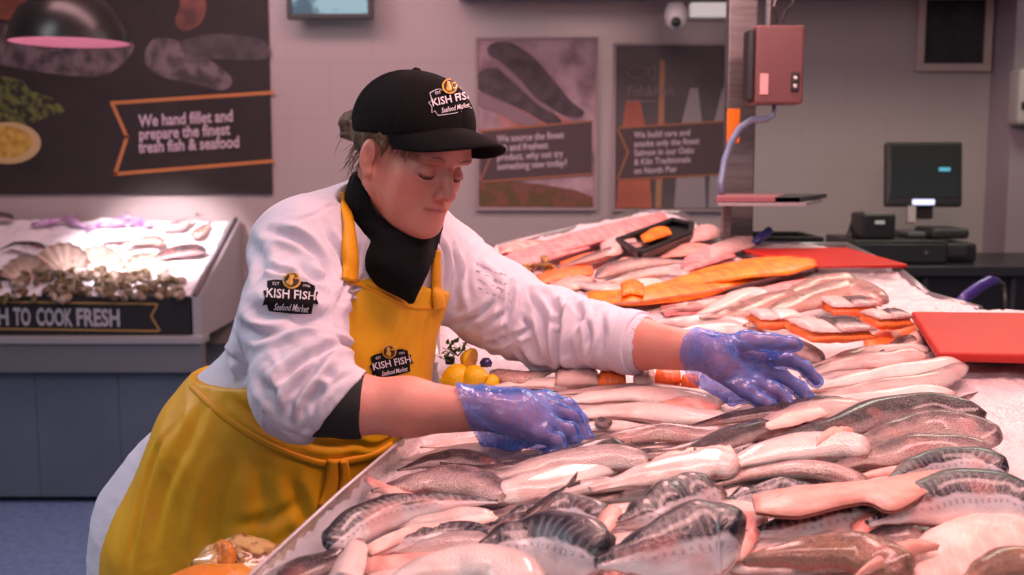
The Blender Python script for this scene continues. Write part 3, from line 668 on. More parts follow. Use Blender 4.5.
def fleshmat(name, c1, c2, c3, freq=30.0, rough=.35, bump=.35):
    """fillet flesh with chevron muscle bands"""
    m, nt, b = newmat(name); uv = N(nt, 'ShaderNodeUVMap'); uv.uv_map = 'UVMap'; sx_ = N(nt, 'ShaderNodeSeparateXYZ'); L(nt, uv.outputs[0], sx_.inputs[0])
    U, V = sx_.outputs[0], sx_.outputs[1]
    tc = N(nt, 'ShaderNodeTexCoord'); ns = N(nt, 'ShaderNodeTexNoise', Scale=30.0, Detail=4.0); L(nt, tc.outputs['Object'], ns.inputs['Vector'])
    nf = mth(nt, 'SUBTRACT', ns.outputs['Fac'], .5)
    ph = mth(nt, 'ADD', mth(nt, 'MULTIPLY', U, freq), mth(nt, 'ADD', mth(nt, 'MULTIPLY', mth(nt, 'ABSOLUTE', mth(nt, 'SUBTRACT', V, .5)), -14.0), mth(nt, 'MULTIPLY', nf, 5.0)))
    s = sstep(nt, mth(nt, 'SINE', ph), .45, 1.0)
    cb = mixrgb(nt, sstep(nt, ns.outputs['Fac'], .36, .64), c1, c2); cb = mixrgb(nt, mth(nt, 'MULTIPLY', s, .22), cb, c3)
    L(nt, cb, b.inputs['Base Color']); b.inputs['Roughness'].default_value = .46; b.inputs['Coat Weight'].default_value = .14; b.inputs['Coat Roughness'].default_value = .25
    b.inputs['Subsurface Weight'].default_value = .12; b.inputs['Subsurface Radius'].default_value = (1, .4, .3); b.inputs['Subsurface Scale'].default_value = .01
    bp_ = N(nt, 'ShaderNodeBump', Strength=bump, Distance=.004); L(nt, mth(nt, 'ADD', mth(nt, 'MULTIPLY', s, -.15), ns.outputs['Fac']), bp_.inputs['Height']); L(nt, bp_.outputs[0], b.inputs['Normal'])
    return m
S = srgb
FM = {
 'mackerel': fishmat('mackerel skin', S(20, 22, 30), S(92, 88, 100), S(196, 186, 190), S(250, 238, 236), bars=True, line=False, back_end=.53, blend=.05, scale=.25),
 'haddock': fishmat('haddock skin', S(104, 78, 82), S(150, 118, 118), S(206, 170, 166), S(244, 214, 204), back_end=.42, blend=.22, speck=.45, scale=.7),
 'whiting': fishmat('whiting skin', S(158, 128, 126), S(184, 154, 150), S(222, 196, 192), S(242, 222, 214), back_end=.3, blend=.3, speck=.25, scale=.6),
 'pale': fishmat('pale belly skin', S(200, 172, 166), S(214, 186, 180), S(236, 214, 208), S(246, 230, 222), back_end=.2, blend=.4, speck=.12, scale=.4, line=False),
 'coley': fishmat('dark coley skin', S(58, 44, 50), S(92, 74, 78), S(136, 112, 114), S(214, 186, 184), back_end=.62, blend=.22, speck=.5, scale=.8),
 'hake': fishmat('brown hake skin', S(134, 98, 90), S(168, 126, 114), S(196, 152, 138), S(226, 190, 178), back_end=.45, blend=.3, speck=.35, scale=.5),
 'plaice': fishmat('plaice skin', S(120, 78, 58), S(156, 106, 80), S(150, 104, 80), S(170, 122, 96), back_end=.6, blend=.3, speck=.5, line=True, scale=.5),
 'flesh': fleshmat('pink white flesh', S(244, 206, 196), S(238, 184, 174), S(248, 222, 212)),
 'peach': fleshmat('peach fillet flesh', S(222, 162, 148), S(208, 142, 128), S(232, 184, 170), freq=8, bump=.5),
 'redflesh': fleshmat('raw red pink flesh', S(222, 138, 128), S(238, 180, 168), S(240, 196, 184), freq=26),
 'salmon': fleshmat('salmon flesh', S(246, 120, 48), S(240, 104, 40), S(252, 186, 130), freq=60, bump=.25),
 'smoked': fleshmat('dyed orange smoked flesh', S(255, 138, 8), S(240, 104, 2), S(255, 176, 48), freq=14, bump=.8),
 'pinkfillet': fleshmat('pink fillet', S(246, 158, 156), S(240, 132, 134), S(250, 196, 192), freq=12),
 'white': fleshmat('white cod flesh', S(218, 184, 178), S(206, 164, 158), S(224, 194, 188), freq=12, bump=.2),
}
m_eye = mat('fish eye', (.01, .01, .012), .1); m_eyering = mat('eye ring', S(190, 170, 120), .25, metal=.3)
m_fin = mat('grey fin', S(104, 84, 82), .4, col2=S(140, 110, 104), nscale=60)
m_finp = mat('pale fin', S(206, 160, 146), .4, col2=S(180, 132, 120), nscale=60)
m_cut = mat('cut face', S(236, 174, 158), .35, col2=S(206, 116, 104), nscale=60)
m_mouth = mat('gill red', S(150, 50, 48), .4)
PROF = {
 #        u, half width (in plane), half thickness
 'headless': [(0, .16, .14), (.05, .17, .16), (.15, .34, .32), (.35, .72, .7), (.6, .97, .96), (.8, 1, 1), (.92, .88, .86), (.975, .64, .60), (1, .36, .32)],
 'whole': [(0, .14, .12), (.06, .16, .16), (.18, .36, .34), (.38, .78, .76), (.58, 1, 1), (.74, .98, 1), (.86, .80, .86), (.95, .5, .56), (.985, .28, .32), (1, .10, .12)],
 'fillet': [(0, .10, .3), (.03, .2, .5), (.15, .42, .75), (.35, .75, .95), (.6, 1, 1), (.8, .98, 1), (.93, .8, .85), (.985, .5, .55), (1, .3, .3)],
 'blunt': [(0, .5, .5), (.03, .72, .75), (.12, .9, .95), (.5, 1, 1), (.88, .92, .95), (.97, .74, .75), (1, .5, .5)],
}
def prof(kind, u):
    P = PROF[kind]
    for i in range(len(P) - 1):
        if u <= P[i + 1][0]:
            t = (u - P[i][0]) / (P[i + 1][0] - P[i][0]); t = t * t * (3 - 2 * t) if 0 < i < len(P) - 2 else t
            return P[i][1] + (P[i + 1][1] - P[i][1]) * t, P[i][2] + (P[i + 1][2] - P[i][2]) * t
    return P[-1][1:]
def catmull(pts, n):
    pts = [Vector(p) for p in pts]; pts = [2 * pts[0] - pts[1]] + pts + [2 * pts[-1] - pts[-2]]; out = []; k = len(pts) - 3
    for i in range(n + 1):
        s = i / n * k; j = min(int(s), k - 1); t = s - j; p0, p1, p2, p3 = pts[j:j + 4]
        out.append(.5 * ((2 * p1) + (p2 - p0) * t + (2 * p0 - 5 * p1 + 4 * p2 - p3) * t * t + (3 * p1 - p0 - 3 * p2 + p3) * t ** 3))
    return out
BN = Vector((0, -BB, 1)).normalized()
def body_frame(sp, i, dorsal, roll, nb):
    T = (sp[min(i + 1, len(sp) - 1)] - sp[max(i - 1, 0)]).normalized(); S_ = nb.cross(T).normalized(); 
    far = S_ if (S_.y > 0 or (abs(S_.y) < .2 and S_.x < 0)) else -S_
    D = far * dorsal; Nn = nb
    # D dorsal direction in plane, tilted up by roll when the back is on the far side
    a = roll if dorsal > 0 else -roll
    D2 = D * math.cos(a) + Nn * math.sin(a); N2 = Nn * math.cos(a) - D * math.sin(a)
    return T, D2, N2
def fish_mesh(sp, w, t, shape, dorsal, roll, nb, seed, flat=1.0, wave=.0, nr=22, sup=1.0):
    n = len(sp) - 1; vs = []; uv = []; Ltot = 0; fs = []
    for i in range(n + 1):
        if i: Ltot += (sp[i] - sp[i - 1]).length
        u = i / n; pw, pt = prof(shape, u); T, D, N2 = body_frame(sp, i, dorsal, roll, nb)
        for k in range(nr):
            a = 2 * PI * k / nr; c, s = math.cos(a), math.sin(a)
            cc = math.copysign(abs(c) ** sup, c); ss = math.copysign(abs(s) ** sup, s)
            belly = 1 + .10 * (c < 0) * math.sin(PI * min(u * 1.1, 1))
            ww = w * pw * belly * (1 + wave * float(vnoise(u * 9 + seed, k * .35, seed)))
            tt = t * pt * (flat if s < 0 else 1)
            vs.append(sp[i] + D * (ww * cc) + N2 * (tt * ss) + N2 * (wave * t * 1.2 * float(vnoise(u * 6 + seed, c * 1.5, seed + 3.3))))
            uv.append((Ltot * 10, math.acos(max(-1, min(1, c))) / PI))
    for i in range(n):
        for k in range(nr): fs.append((i * nr + k, i * nr + (k + 1) % nr, (i + 1) * nr + (k + 1) % nr, (i + 1) * nr + k))
    c0 = len(vs); vs.append(sum((Vector(v) for v in vs[:nr]), Vector()) / nr); uv.append((0, .5)); c1 = len(vs); vs.append(sum((Vector(v) for v in vs[n * nr:n * nr + nr]), Vector()) / nr); uv.append((Ltot * 10, .5))
    for k in range(nr):
        fs.append((c0, (k + 1) % nr, k)); fs.append((c1, n * nr + k, n * nr + (k + 1) % nr))
    me = pydata(vs, fs, True, uv)
    bm = bmesh.new(); bm.from_mesh(me); bmesh.ops.recalc_face_normals(bm, faces=bm.faces[:]); bm.to_mesh(me); bm.free()
    return me, Ltot
def sheet(name, top, bot, th, m, parent, n=18, bulge=0.0, nb=BN, seed=0, rows=5, pw=.5):
    """lens or flap between two world polylines, with thickness"""
    A = catmull(top, n); B = catmull(bot, n); vs = []; uv = []
    for side in (1, -1):
        for i in range(n + 1):
            for j in range(rows + 1):
                v = j / rows; p = A[i].lerp(B[i], v); e = math.sin(PI * i / n) ** pw if 0 < i < n else 0; k = math.sin(PI * v) ** pw if 0 < j < rows else 0
                p = p + nb * (bulge * math.sin(PI * v) * e + side * th * (.15 + .85 * k * e) + .002 * float(vnoise(i * .6 + seed, j * .9, seed)))
                vs.append(p); uv.append(((A[i] - A[0]).length * 10, v))
    M_ = (n + 1) * (rows + 1); fs = []
    for s in (0, 1):
        for i in range(n):
            for j in range(rows):
                a = s * M_ + i * (rows + 1) + j; q = (a, a + 1, a + rows + 2, a + rows + 1); fs.append(q if s else q[::-1])
    bd = [i * (rows + 1) for i in range(n + 1)] + [n * (rows + 1) + j for j in range(1, rows + 1)] + [i * (rows + 1) + rows for i in range(n - 1, -1, -1)] + [j for j in range(rows - 1, 0, -1)]
    for a, b_ in zip(bd, bd[1:] + bd[:1]): fs.append((a, b_, M_ + b_, M_ + a))
    me = pydata(vs, fs, True, uv); bm = bmesh.new(); bm.from_mesh(me); bmesh.ops.recalc_face_normals(bm, faces=bm.faces[:]); bm.to_mesh(me); bm.free()
    return link(name, me, m, parent)
def tailfin(p, T, D, size, m, parent, N2, spread=.9, fork=.45, name='tail_fin'):
    vs = []; n = 12
    for s in (1, -1):
        for i in range(n + 1):
            a = -spread * .6 + 1.2 * spread * i / n; r = size * (fork + (1 - fork) * abs(2 * i / n - 1) ** .8)
            for f_ in (0.0, .5, 1.0):
                d = (T * -math.cos(a) + D * math.sin(a)) * (r * f_); th = .0016 * (1 - .75 * f_)
                vs.append(p + d + D * (.12 * size * (2 * i / n - 1)) * (1 - f_) + N2 * (s * th + .004 * math.sin(i * 1.3) * f_))
    fs = []; M_ = (n + 1) * 3
    for s in (0, 1):
        for i in range(n):
            for j in range(2): a = s * M_ + i * 3 + j; fs.append((a, a + 1, a + 4, a + 3))
    for i in range(n): fs.append((i * 3 + 2, (i + 1) * 3 + 2, M_ + (i + 1) * 3 + 2, M_ + i * 3 + 2))
    for i in (0, n):
        for j in range(2): fs.append((i * 3 + j, i * 3 + j + 1, M_ + i * 3 + j + 1, M_ + i * 3 + j))
    me = pydata(vs, fs, True); bm = bmesh.new(); bm.from_mesh(me); bmesh.ops.recalc_face_normals(bm, faces=bm.faces[:]); bm.to_mesh(me); bm.free()
    return link(name, me, m, parent)
_seed = [0]
def fish(species, shape, px, hw, label, lift=0.0, dorsal=1, roll=22, group=None, tail=None, head=False, cut=False, name=None, flap=None, bedf=bed, nb=BN, wt=1.2, tt=.77, flat=.8, wave=.0, cat='fish', fin=None, hl=None, sup=.92, flapmat='redflesh', nseg=30):
    """px: centre line in the photo's frame from tail to head; hw: half height there; the line is carried onto the display bed"""
    _seed[0] += 1; seed = _seed[0] * 1.37
    mid = px[len(px) // 2]; d0 = (bedf(*mid, .02) - CAM); s = F / d0.dot(FWD); v = hw / s; w = v * wt; t = v * tt
    hl = hl or [0] * len(px)
    sp = catmull([bedf(x, y, t * .85 + lift + h) for (x, y), h in zip(px, hl)], nseg)
    r = empty(name or {'fillet': 'fish_fillet'}.get(shape, 'whole_fish' if shape == 'whole' else 'dressed_fish'), sp[len(sp) // 2] - nb * t, label, cat, group)
    if shape == 'headless' and wave == 0: wave = .13
    R_ = math.radians(roll); me, Lt = fish_mesh(sp, w, t, shape, dorsal, R_, nb, seed, flat, wave, sup=sup)
    body = link('body' if shape != 'fillet' else 'flesh', me, FM[species], r)
    T, D, N2 = body_frame(sp, 1, dorsal, R_, nb)
    if tail: tailfin(sp[0] + T * .004, T, D, tail if tail != True else w * 1.5, m_fin if species in ('mackerel', 'coley', 'hake', 'haddock') else m_finp, r, N2)
    T, D, N2 = body_frame(sp, nseg - 1, dorsal, R_, nb)
    if shape == 'headless' and cut:
        pw, pt = prof('headless', 1.0); b = MB(); n = 20; c = sp[-1] + T * .0012
        rings = []
        for f_, o_ in ((1.02, -.001), (.8, .004), (.4, .0045)): rings.append([b.bm.verts.new(c + T * o_ + D * (w * pw * f_ * math.cos(2 * PI * k / n)) + N2 * (t * pt * f_ * math.sin(2 * PI * k / n))) for k in range(n)])
        for i in range(2):
            for k in range(n): b.bm.faces.new((rings[i][k], rings[i][(k + 1) % n], rings[i + 1][(k + 1) % n], rings[i + 1][k]))
        b.bm.faces.new(rings[2]); b.obj('cut_face', m_cut, r, sm=True)
    if head:
        k = int(nseg * .93); Tt, Dd, Nn = body_frame(sp, k, dorsal, R_, nb); pw, pt = prof(shape, k / nseg)
        for sg in (1,):
            c = sp[k] + Dd * (w * pw * .25) + Nn * (t * pt * .88 * sg); er = w * .13
            b = MB(); b.lathe([(0, er * .5), (er * .7, er * .38), (er, 0), (er * 1.05, -er * .5)], (0, 0, 0), 18)
            M_ = Matrix((Tt, Dd, Nn)).transposed()
            for v_ in b.bm.verts: v_.co = M_ @ v_.co + c
            e = b.obj('eye', m_eyering, r, sm=True)
            b = MB(); b.lathe([(0, er * .62), (er * .4, er * .5), (er * .6, er * .25)], (0, 0, 0), 18)
            for v_ in b.bm.verts: v_.co = M_ @ v_.co + c
            b.obj('pupil', m_eye, e, sm=True)
        k = int(nseg * .80); Tt, Dd, Nn = body_frame(sp, k, dorsal, R_, nb); pts = []
        for j in range(9):
            a = -1.0 + 2.0 * j / 8; kk = max(0, min(nseg, k + int(round(-2 * math.cos(a))))); Tk, Dk, Nk = body_frame(sp, kk, dorsal, R_, nb); pw, pt = prof(shape, kk / nseg)
            th_ = PI / 2 + a * .9; pts.append(sp[kk] + Dk * (w * pw * 1.0 * math.cos(th_)) + Nk * (t * pt * 1.0 * math.sin(th_)))
        b = MB(); b.tube(pts, [.0004, .001, .0014, .0016, .0016, .0016, .0014, .001, .0004], 8); b.obj('gill_edge', m_fin, r, sm=True)
    if fin:
        for u_, sz, dirn in fin:
            k = int(nseg * u_); Tt, Dd, Nn = body_frame(sp, k, dorsal, R_, nb); pw, pt = prof(shape, u_)
            base = sp[k] + Dd * (w * pw * dirn * .93)
            tailfin(base, (Tt * .75 - Dd * dirn * .65).normalized(), (Tt * .65 + Dd * dirn * .75).normalized(), sz, m_finp if dirn < 0 else m_fin, r, Nn, spread=.5, fork=.8, name='fin')
    if flap:
        n_ = len(flap) // 2; top = flap[0]; bot = flap[1]; fl = flap[2] if len(flap) > 2 else lift + .006
        sheet('belly_flap', [bedf(x, y, fl + .004) for x, y in top], [bedf(x, y, fl) for x, y in bot], .0035, FM[flapmat], r, bulge=.004, nb=nb, seed=seed)
    return r
def cutfillet(species, top, bot, label, lift=.01, th=.006, group=None, skin=None, bulge=.006, name='fish_fillet', bedf=bed, nb=BN, rows=6, n=24, cat='fillet', hl=None, pw=.5):
    """fillet drawn by its two long edges in the photo's frame, lying on the bed"""
    _seed[0] += 1
    A = [bedf(x, y, lift) for x, y in top]; B = [bedf(x, y, lift) for x, y in bot]
    c = sum(A, Vector()) / len(A); r = empty(name, c - nb * (lift - .001), label, cat, group)
    sheet('flesh', A, B, th, FM[species], r, n=n, bulge=bulge, nb=nb, seed=_seed[0] * 1.7, rows=rows, pw=pw)
    if skin: sheet('skin', [p - nb * th * .9 for p in A], [p - nb * th * .9 for p in B], th * .35, FM[skin], r, n=n, bulge=bulge, nb=nb, seed=_seed[0] * 1.7, rows=rows)
    return r
# ================================================================ main fish counter
POLY = [(-.345, .98), (-.163, 1.567), (-.125, 1.70), (-.14, 1.95), (-.17, 2.4), (-.16, 3.05), (-.05, 3.3), (.47, 4.1), (.62, 4.05), (.66, 3.36), (1.02, 3.34), (1.04, 2.95), (1.0, 2.62), (1.06, 2.47), (1.75, 2.45), (1.75, .98)]
ct = empty('fish_counter', (.5, 2.0, 0), 'long fish display counter sloping up away from the camera under ice and fish', 'display counter')
m_csteel = mat('counter steel', S(150, 146, 150), .35, metal=.6)
b = MB(); b.poly([(x, y, bedz(x, y) - .06) for x, y in POLY], .012, (0, 0, 1)); b.obj('tray_floor', m_csteel, ct)
bm = bmesh.new(); n = len(POLY)
tp = [bm.verts.new((x, y, bedz(x, y) - .061)) for x, y in POLY]; bt_ = [bm.verts.new((x, y, .0)) for x, y in POLY]
for i in range(n): bm.faces.new((tp[i], tp[(i + 1) % n], bt_[(i + 1) % n], bt_[i]))
bm.faces.new(bt_[::-1]); bm.faces.new(tp); bmesh.ops.recalc_face_normals(bm, faces=bm.faces[:]); me = bpy.data.meshes.new('m'); bm.to_mesh(me); bm.free(); link('cabinet', me, m_csteel, ct)
b = MB()
for i in range(n - 1):
    if i in (0, 1): continue
    if i < 13: a = POLY[i]; c = POLY[i + 1]; b.tube([(a[0], a[1], bedz(*a) - .006), (c[0], c[1], bedz(*c) - .006)], .011, 8)
b.obj('edge_rail', m_csteel, ct, sm=True)
# glass lip on the left
m_glass, nt, b_ = newmat('edge glass'); b_.inputs['Base Color'].default_value = (.62, .60, .62, 1); b_.inputs['Roughness'].default_value = .12; b_.inputs['Alpha'].default_value = .38; b_.inputs['Specular IOR Level'].default_value = .8
m_glass.use_backface_culling = False
outer = [(236, 590, .05), (250, 575, .05), (340, 492, .05), (400, 441, .045), (428, 418, .035)]
inner = [(300, 600, -.01), (316, 570, -.01), (366, 500, -.01), (410, 452, -.01), (436, 424, -.01)]
sheet('glass_lip', [bed(x, y, h) for x, y, h in outer], [bed(x, y, h) for x, y, h in inner], .002, m_glass, ct, rows=3, n=14)
b = MB(); b.tube([bed(x, y, h) for x, y, h in outer], .0022, 8); b.obj('glass_edge', mat('polished glass edge', S(190, 176, 180), .15), ct, sm=True)
# ice
def inpoly(x, y, P):
    c = np.zeros(x.shape, bool); j = len(P) - 1
    for i in range(len(P)):
        xi, yi = P[i]; xj, yj = P[j]; c ^= ((yi > y) != (yj > y)) & (x < (xj - xi) * (y - yi) / (yj - yi + 1e-12) + xi); j = i
    return c
hx = .0075; gx = np.arange(-.36, 1.75, hx); gy = np.arange(.98, 4.1, hx); X, Y = np.meshgrid(gx, gy, indexing='ij')
Z = BA + BB * Y - .008 + fbm(X * 7, Y * 7, X * 0, 3) * .022 + np.abs(fbm(X * 60, Y * 60, X * 0 + 2, 3)) * .010 + np.clip(fbm(X * 20, Y * 20, X * 0 + 9, 2), 0, 1) * .008
ins = inpoly(X, Y, POLY); idx = np.arange(X.size).reshape(X.shape)
Q = np.stack([idx[:-1, :-1], idx[1:, :-1], idx[1:, 1:], idx[:-1, 1:]], -1).reshape(-1, 4); cc = (ins[:-1, :-1] & ins[1:, 1:] & ins[1:, :-1] & ins[:-1, 1:]).reshape(-1); Q = Q[cc]
V = np.stack([X, Y, Z], -1).reshape(-1, 3).astype(np.float32); used = np.unique(Q); rm = np.full(len(V), -1, np.int32); rm[used] = np.arange(len(used))
m_ice2 = icemat('crushed counter ice', S(226, 210, 212), S(214, 198, 202))
tag(link('ice_layer', npmesh(V[used], rm[Q]), m_ice2), 'crushed ice layer under the fish on the main counter', 'ice', kind='stuff')

f = fish
# ---- front rows: mackerel
G1 = None
f('mackerel', 'headless', [(498, 502), (455, 502), (400, 508), (358, 524), (328, 548)], 15, 'dark striped mackerel curving down beside the glass lip, cut head end at its left', .012, flap=([(492, 512), (440, 524), (400, 530), (362, 548)], [(500, 520), (450, 534), (410, 540), (372, 556)]), roll=34, flapmat='flesh')
f('mackerel', 'headless', [(345, 590), (370, 552), (420, 539), (462, 534), (498, 540)], 12, 'slim mackerel with a thin striped back just below the curved mackerel by the glass', .006, flap=([(366, 556), (420, 553), (470, 546), (505, 540)], [(362, 574), (420, 574), (470, 560), (512, 548)], .012), roll=30)
f('coley', 'headless', [(352, 530), (335, 556), (300, 572), (262, 592)], 13, 'dark fish tail end at the bottom left corner of the ice', .008, roll=20)
f('pale', 'headless', [(362, 528), (356, 548), (346, 575), (338, 600)], 13, 'short silvery fish lying steeply across the bottom edge near the glass', .022, roll=10, cut=False)
cutfillet('redflesh', [(362, 556), (410, 556), (470, 552), (505, 544)], [(360, 600), (410, 600), (460, 590), (500, 570)], 'raw pink fillet between the slim mackerel and the white bellied fish', .004)
f('pale', 'headless', [(370, 600), (410, 578), (460, 566), (505, 572), (532, 596)], 25, 'rounded white bellied fish cut off by the lower edge, left of centre', .02, roll=5, cut=False)
f('mackerel', 'headless', [(470, 558), (500, 545), (540, 541), (575, 548), (604, 562)], 28, 'plump mackerel with wavy bars pointing right at the bottom, left of the largest one', .016, roll=36)
f('mackerel', 'headless', [(490, 526), (515, 520), (545, 514), (575, 512), (606, 522)], 17, 'mackerel with an upright tail and an orange pink collar behind the plump mackerel', .004, flap=([(612, 506), (622, 512), (614, 528), (604, 538)], [(592, 508), (598, 516), (592, 530), (588, 540)], .022), roll=34, tail=.001)
f('coley', 'headless', [(570, 484), (552, 497), (538, 510), (520, 522)], 6, 'narrow dark tail piece sticking up between two mackerel', .03, hl=[.035, .02, .008, 0], tail=.02, cut=False, name='fish_tail')
f('mackerel', 'headless', [(612, 526), (645, 515), (680, 500), (715, 492)], 22, 'mackerel with a silvery spotted belly behind the largest mackerel', .006, flap=([(722, 496), (712, 512), (690, 528)], [(700, 505), (692, 518), (674, 530)], .012), roll=36)
f('mackerel', 'headless', [(596, 565), (635, 556), (680, 545), (715, 540), (741, 545)], 33, 'largest mackerel in the front row with a striped back and white belly', .020, flap=([(744, 512), (768, 516), (760, 534), (744, 560)], [(728, 514), (742, 524), (740, 540), (722, 562)], .02), roll=34)
cutfillet('flesh', [(738, 548), (790, 532), (850, 524), (880, 520)], [(730, 570), (790, 572), (840, 562), (884, 540)], 'pink white fillet between the largest mackerel and the plaice', .006)
f('mackerel', 'headless', [(718, 508), (748, 496), (780, 492), (820, 496)], 14, 'dark mackerel partly hidden under the smooth peach fillet', .0, roll=34, cut=False)
f('mackerel', 'headless', [(744, 534), (780, 530), (820, 522), (858, 512), (888, 508)], 19, 'mackerel with its belly opened pink, just above the brown plaice', .008, flap=([(862, 506), (884, 508), (880, 524), (856, 542)], [(838, 524), (852, 528), (840, 544), (824, 552)], .022), roll=34)
cutfillet('peach', [(752, 495), (800, 486), (860, 482), (905, 474), (940, 470)], [(756, 512), (800, 515), (862, 502), (895, 510), (944, 482)], 'smooth peach coloured fillet lying across two mackerel', .050, th=.0045, bulge=.004, skin='plaice')
f('mackerel', 'headless', [(880, 490), (905, 474), (940, 464), (975, 463), (1006, 472)], 15, 'mackerel with a nearly black back near the right edge, behind the peach fillet', .014, roll=36, fin=[(.8, .02, -1)])
f('redflesh', 'fillet', [(852, 484), (875, 476), (910, 472), (940, 478)], 8, 'narrow red fish scrap in front of the black backed mackerel', .01, roll=0)
f('mackerel', 'whole', [(868, 524), (905, 510), (950, 498), (1000, 500), (1050, 514)], 26, 'big mackerel running out of the frame at the right', .012, roll=34)
cutfillet('flesh', [(905, 560), (930, 530), (975, 514), (1040, 508)], [(880, 610), (930, 610), (980, 590), (1040, 560)], 'large pale pink fillet in the bottom right corner', .018, th=.011, bulge=.012)
f('plaice', 'fillet', [(744, 562), (790, 556), (845, 552), (880, 560), (906, 574)], 20, 'brown skinned plaice fillet with a curled edge at the bottom', .026, roll=14, sup=.8, wave=.16, flap=([(865, 566), (890, 546), (915, 540), (940, 545)], [(850, 580), (890, 566), (915, 556), (938, 550)], .045), flapmat='peach', name='plaice_fillet')
f('plaice', 'fillet', [(960, 590), (985, 572), (1015, 562), (1050, 566)], 16, 'brown plaice fillet in the very corner at the bottom right', .04, roll=10, name='plaice_fillet')
cutfillet('flesh', [(610, 572), (680, 566), (740, 566)], [(600, 600), (680, 604), (750, 600)], 'pale fillet strip along the bottom edge below the largest mackerel', .0)
cutfillet('redflesh', [(590, 560), (615, 545), (630, 552)], [(585, 600), (610, 600), (640, 590)], 'dark red gap flesh between the two front mackerel', .004)
# ---- second band: haddock and whiting
f('haddock', 'headless', [(372, 492), (405, 486), (440, 482), (475, 486), (508, 500)], 18, 'wide haddock with fine scales at the left end of the second row', .008, roll=10, flap=([(362, 478), (372, 488), (400, 500), (430, 506)], [(368, 474), (380, 484), (405, 493), (430, 498)], .02))
f('coley', 'headless', [(398, 470), (430, 462), (465, 460), (500, 468)], 11, 'mottled dark fish under the cuff of the left glove', .016, roll=15)
f('whiting', 'headless', [(520, 486), (490, 478), (460, 474), (425, 478)], 10, 'grey whiting wedged behind the wide haddock', .014, roll=20)
f('pale', 'headless', [(660, 456), (620, 464), (575, 476), (535, 488), (490, 497)], 15, 'long pale whiting slanting down to the left under the gloved hand', .012, roll=14)
f('whiting', 'headless', [(480, 482), (520, 471), (565, 462), (610, 458), (648, 462)], 13, 'whiting with a small cream fin pointing at the right, below the gloved fist', .024, roll=22, fin=[(.92, .02, 1)])
f('coley', 'headless', [(440, 464), (490, 470), (540, 464), (590, 452), (625, 444)], 10, 'dark brown fish directly beneath the gloved fist', .022, roll=20)
f('haddock', 'headless', [(560, 492), (600, 492), (650, 486), (690, 492), (726, 498)], 15, 'grey backed haddock behind the mackerel with the spotted belly', .0, roll=26)
f('pale', 'headless', [(590, 490), (630, 480), (675, 470), (712, 466), (738, 470)], 18, 'creamy bellied whiting in the centre of the second row', .022, roll=8, fin=[(.75, .022, 1)])
f('whiting', 'headless', [(530, 498), (556, 494), (590, 486), (625, 484)], 9, 'thin pale fish behind the upright tail piece', .016, roll=10)
f('haddock', 'headless', [(705, 488), (740, 478), (785, 472), (830, 474), (868, 486)], 15, 'speckled grey haddock just behind the peach fillet', .012, roll=-14)
f('pale', 'headless', [(712, 474), (745, 460), (790, 450), (835, 446), (870, 452)], 17, 'broad pearly whiting above the speckled grey haddock', .020, roll=10)
f('coley', 'headless', [(590, 452), (640, 454), (690, 452), (735, 436), (770, 424)], 10, 'dark backed coley curving up to the right in the middle of the counter', .026, roll=24)
f('whiting', 'headless', [(598, 460), (640, 462), (672, 460), (708, 448)], 10, 'shiny silver whiting curled under the dark backed coley', .014, roll=15)
cutfillet('flesh', [(650, 458), (690, 446), (730, 446)], [(655, 470), (700, 468), (738, 456)], 'small pink belly flap fillet in the middle of the counter', .032, th=.005)
f('haddock', 'headless', [(826, 470), (865, 458), (910, 450), (955, 450), (990, 460)], 17, 'wide haddock with a pink brown back, right, just behind the black backed mackerel', .010, roll=20)
f('haddock', 'headless', [(842, 448), (880, 436), (925, 426), (965, 430), (998, 442)], 16, 'glittering scaly haddock second from the bare ice on the right', .018, roll=24)
f('coley', 'headless', [(745, 450), (790, 438), (835, 428), (880, 412), (930, 408), (985, 418)], 14, 'long dark coley with a glossy arched back pointing at the bare ice', .026, roll=28, tail=.001)
cutfillet('peach', [(812, 440), (830, 430), (852, 428)], [(816, 446), (835, 442), (855, 434)], 'small cream fin flap beside the long dark coley', .045, th=.004)
f('coley', 'headless', [(978, 392), (966, 398), (956, 404)], 3, 'little dark fin tip standing on the ice at the right', .018, cut=False, name='fish_fin')
# ---- third band
f('haddock', 'headless', [(560, 446), (610, 440), (660, 432), (710, 436), (745, 432)], 10, 'purple brown fish at the fingertips of the gloved fist', .022, roll=24)
f('coley', 'headless', [(680, 430), (720, 420), (770, 412), (815, 404), (850, 402)], 8, 'dark fish right below the open gloved hand', .020, roll=25)
f('whiting', 'headless', [(745, 432), (780, 418), (820, 410), (860, 404)], 11, 'pinkish whiting between the dark fish and the long coley', .018, roll=15, flap=([(760, 425), (790, 412), (820, 408)], [(770, 430), (800, 424), (830, 414)], .036), flapmat='flesh')
f('pale', 'headless', [(545, 424), (590, 414), (640, 412), (690, 418), (730, 420)], 12, 'pale whiting right of the gloved fist, below the salmon steaks', .012, roll=12)
f('pale', 'headless', [(540, 408), (580, 400), (630, 396), (680, 400), (720, 406)], 12, 'long cream whiting in front of the salmon steaks, first row', .010, roll=10)
f('whiting', 'headless', [(548, 394), (590, 391), (640, 390), (690, 396), (728, 398)], 9, 'long cream whiting touching the salmon steaks', .004, roll=14)
cutfillet('redflesh', [(660, 402), (690, 396), (724, 398)], [(664, 416), (695, 416), (720, 408)], 'pink opened belly piece under the gloved wrist', .026, th=.005)
f('pale', 'headless', [(560, 432), (590, 428), (625, 428), (655, 436)], 8, 'short pale fish with a dark tail scrap beside the fist', .020, roll=10)
f('coley', 'blunt', [(598, 420), (604, 423), (610, 425)], 5, 'small frayed black skin scrap right of the fist', .034, name='fish_scrap', cut=False)
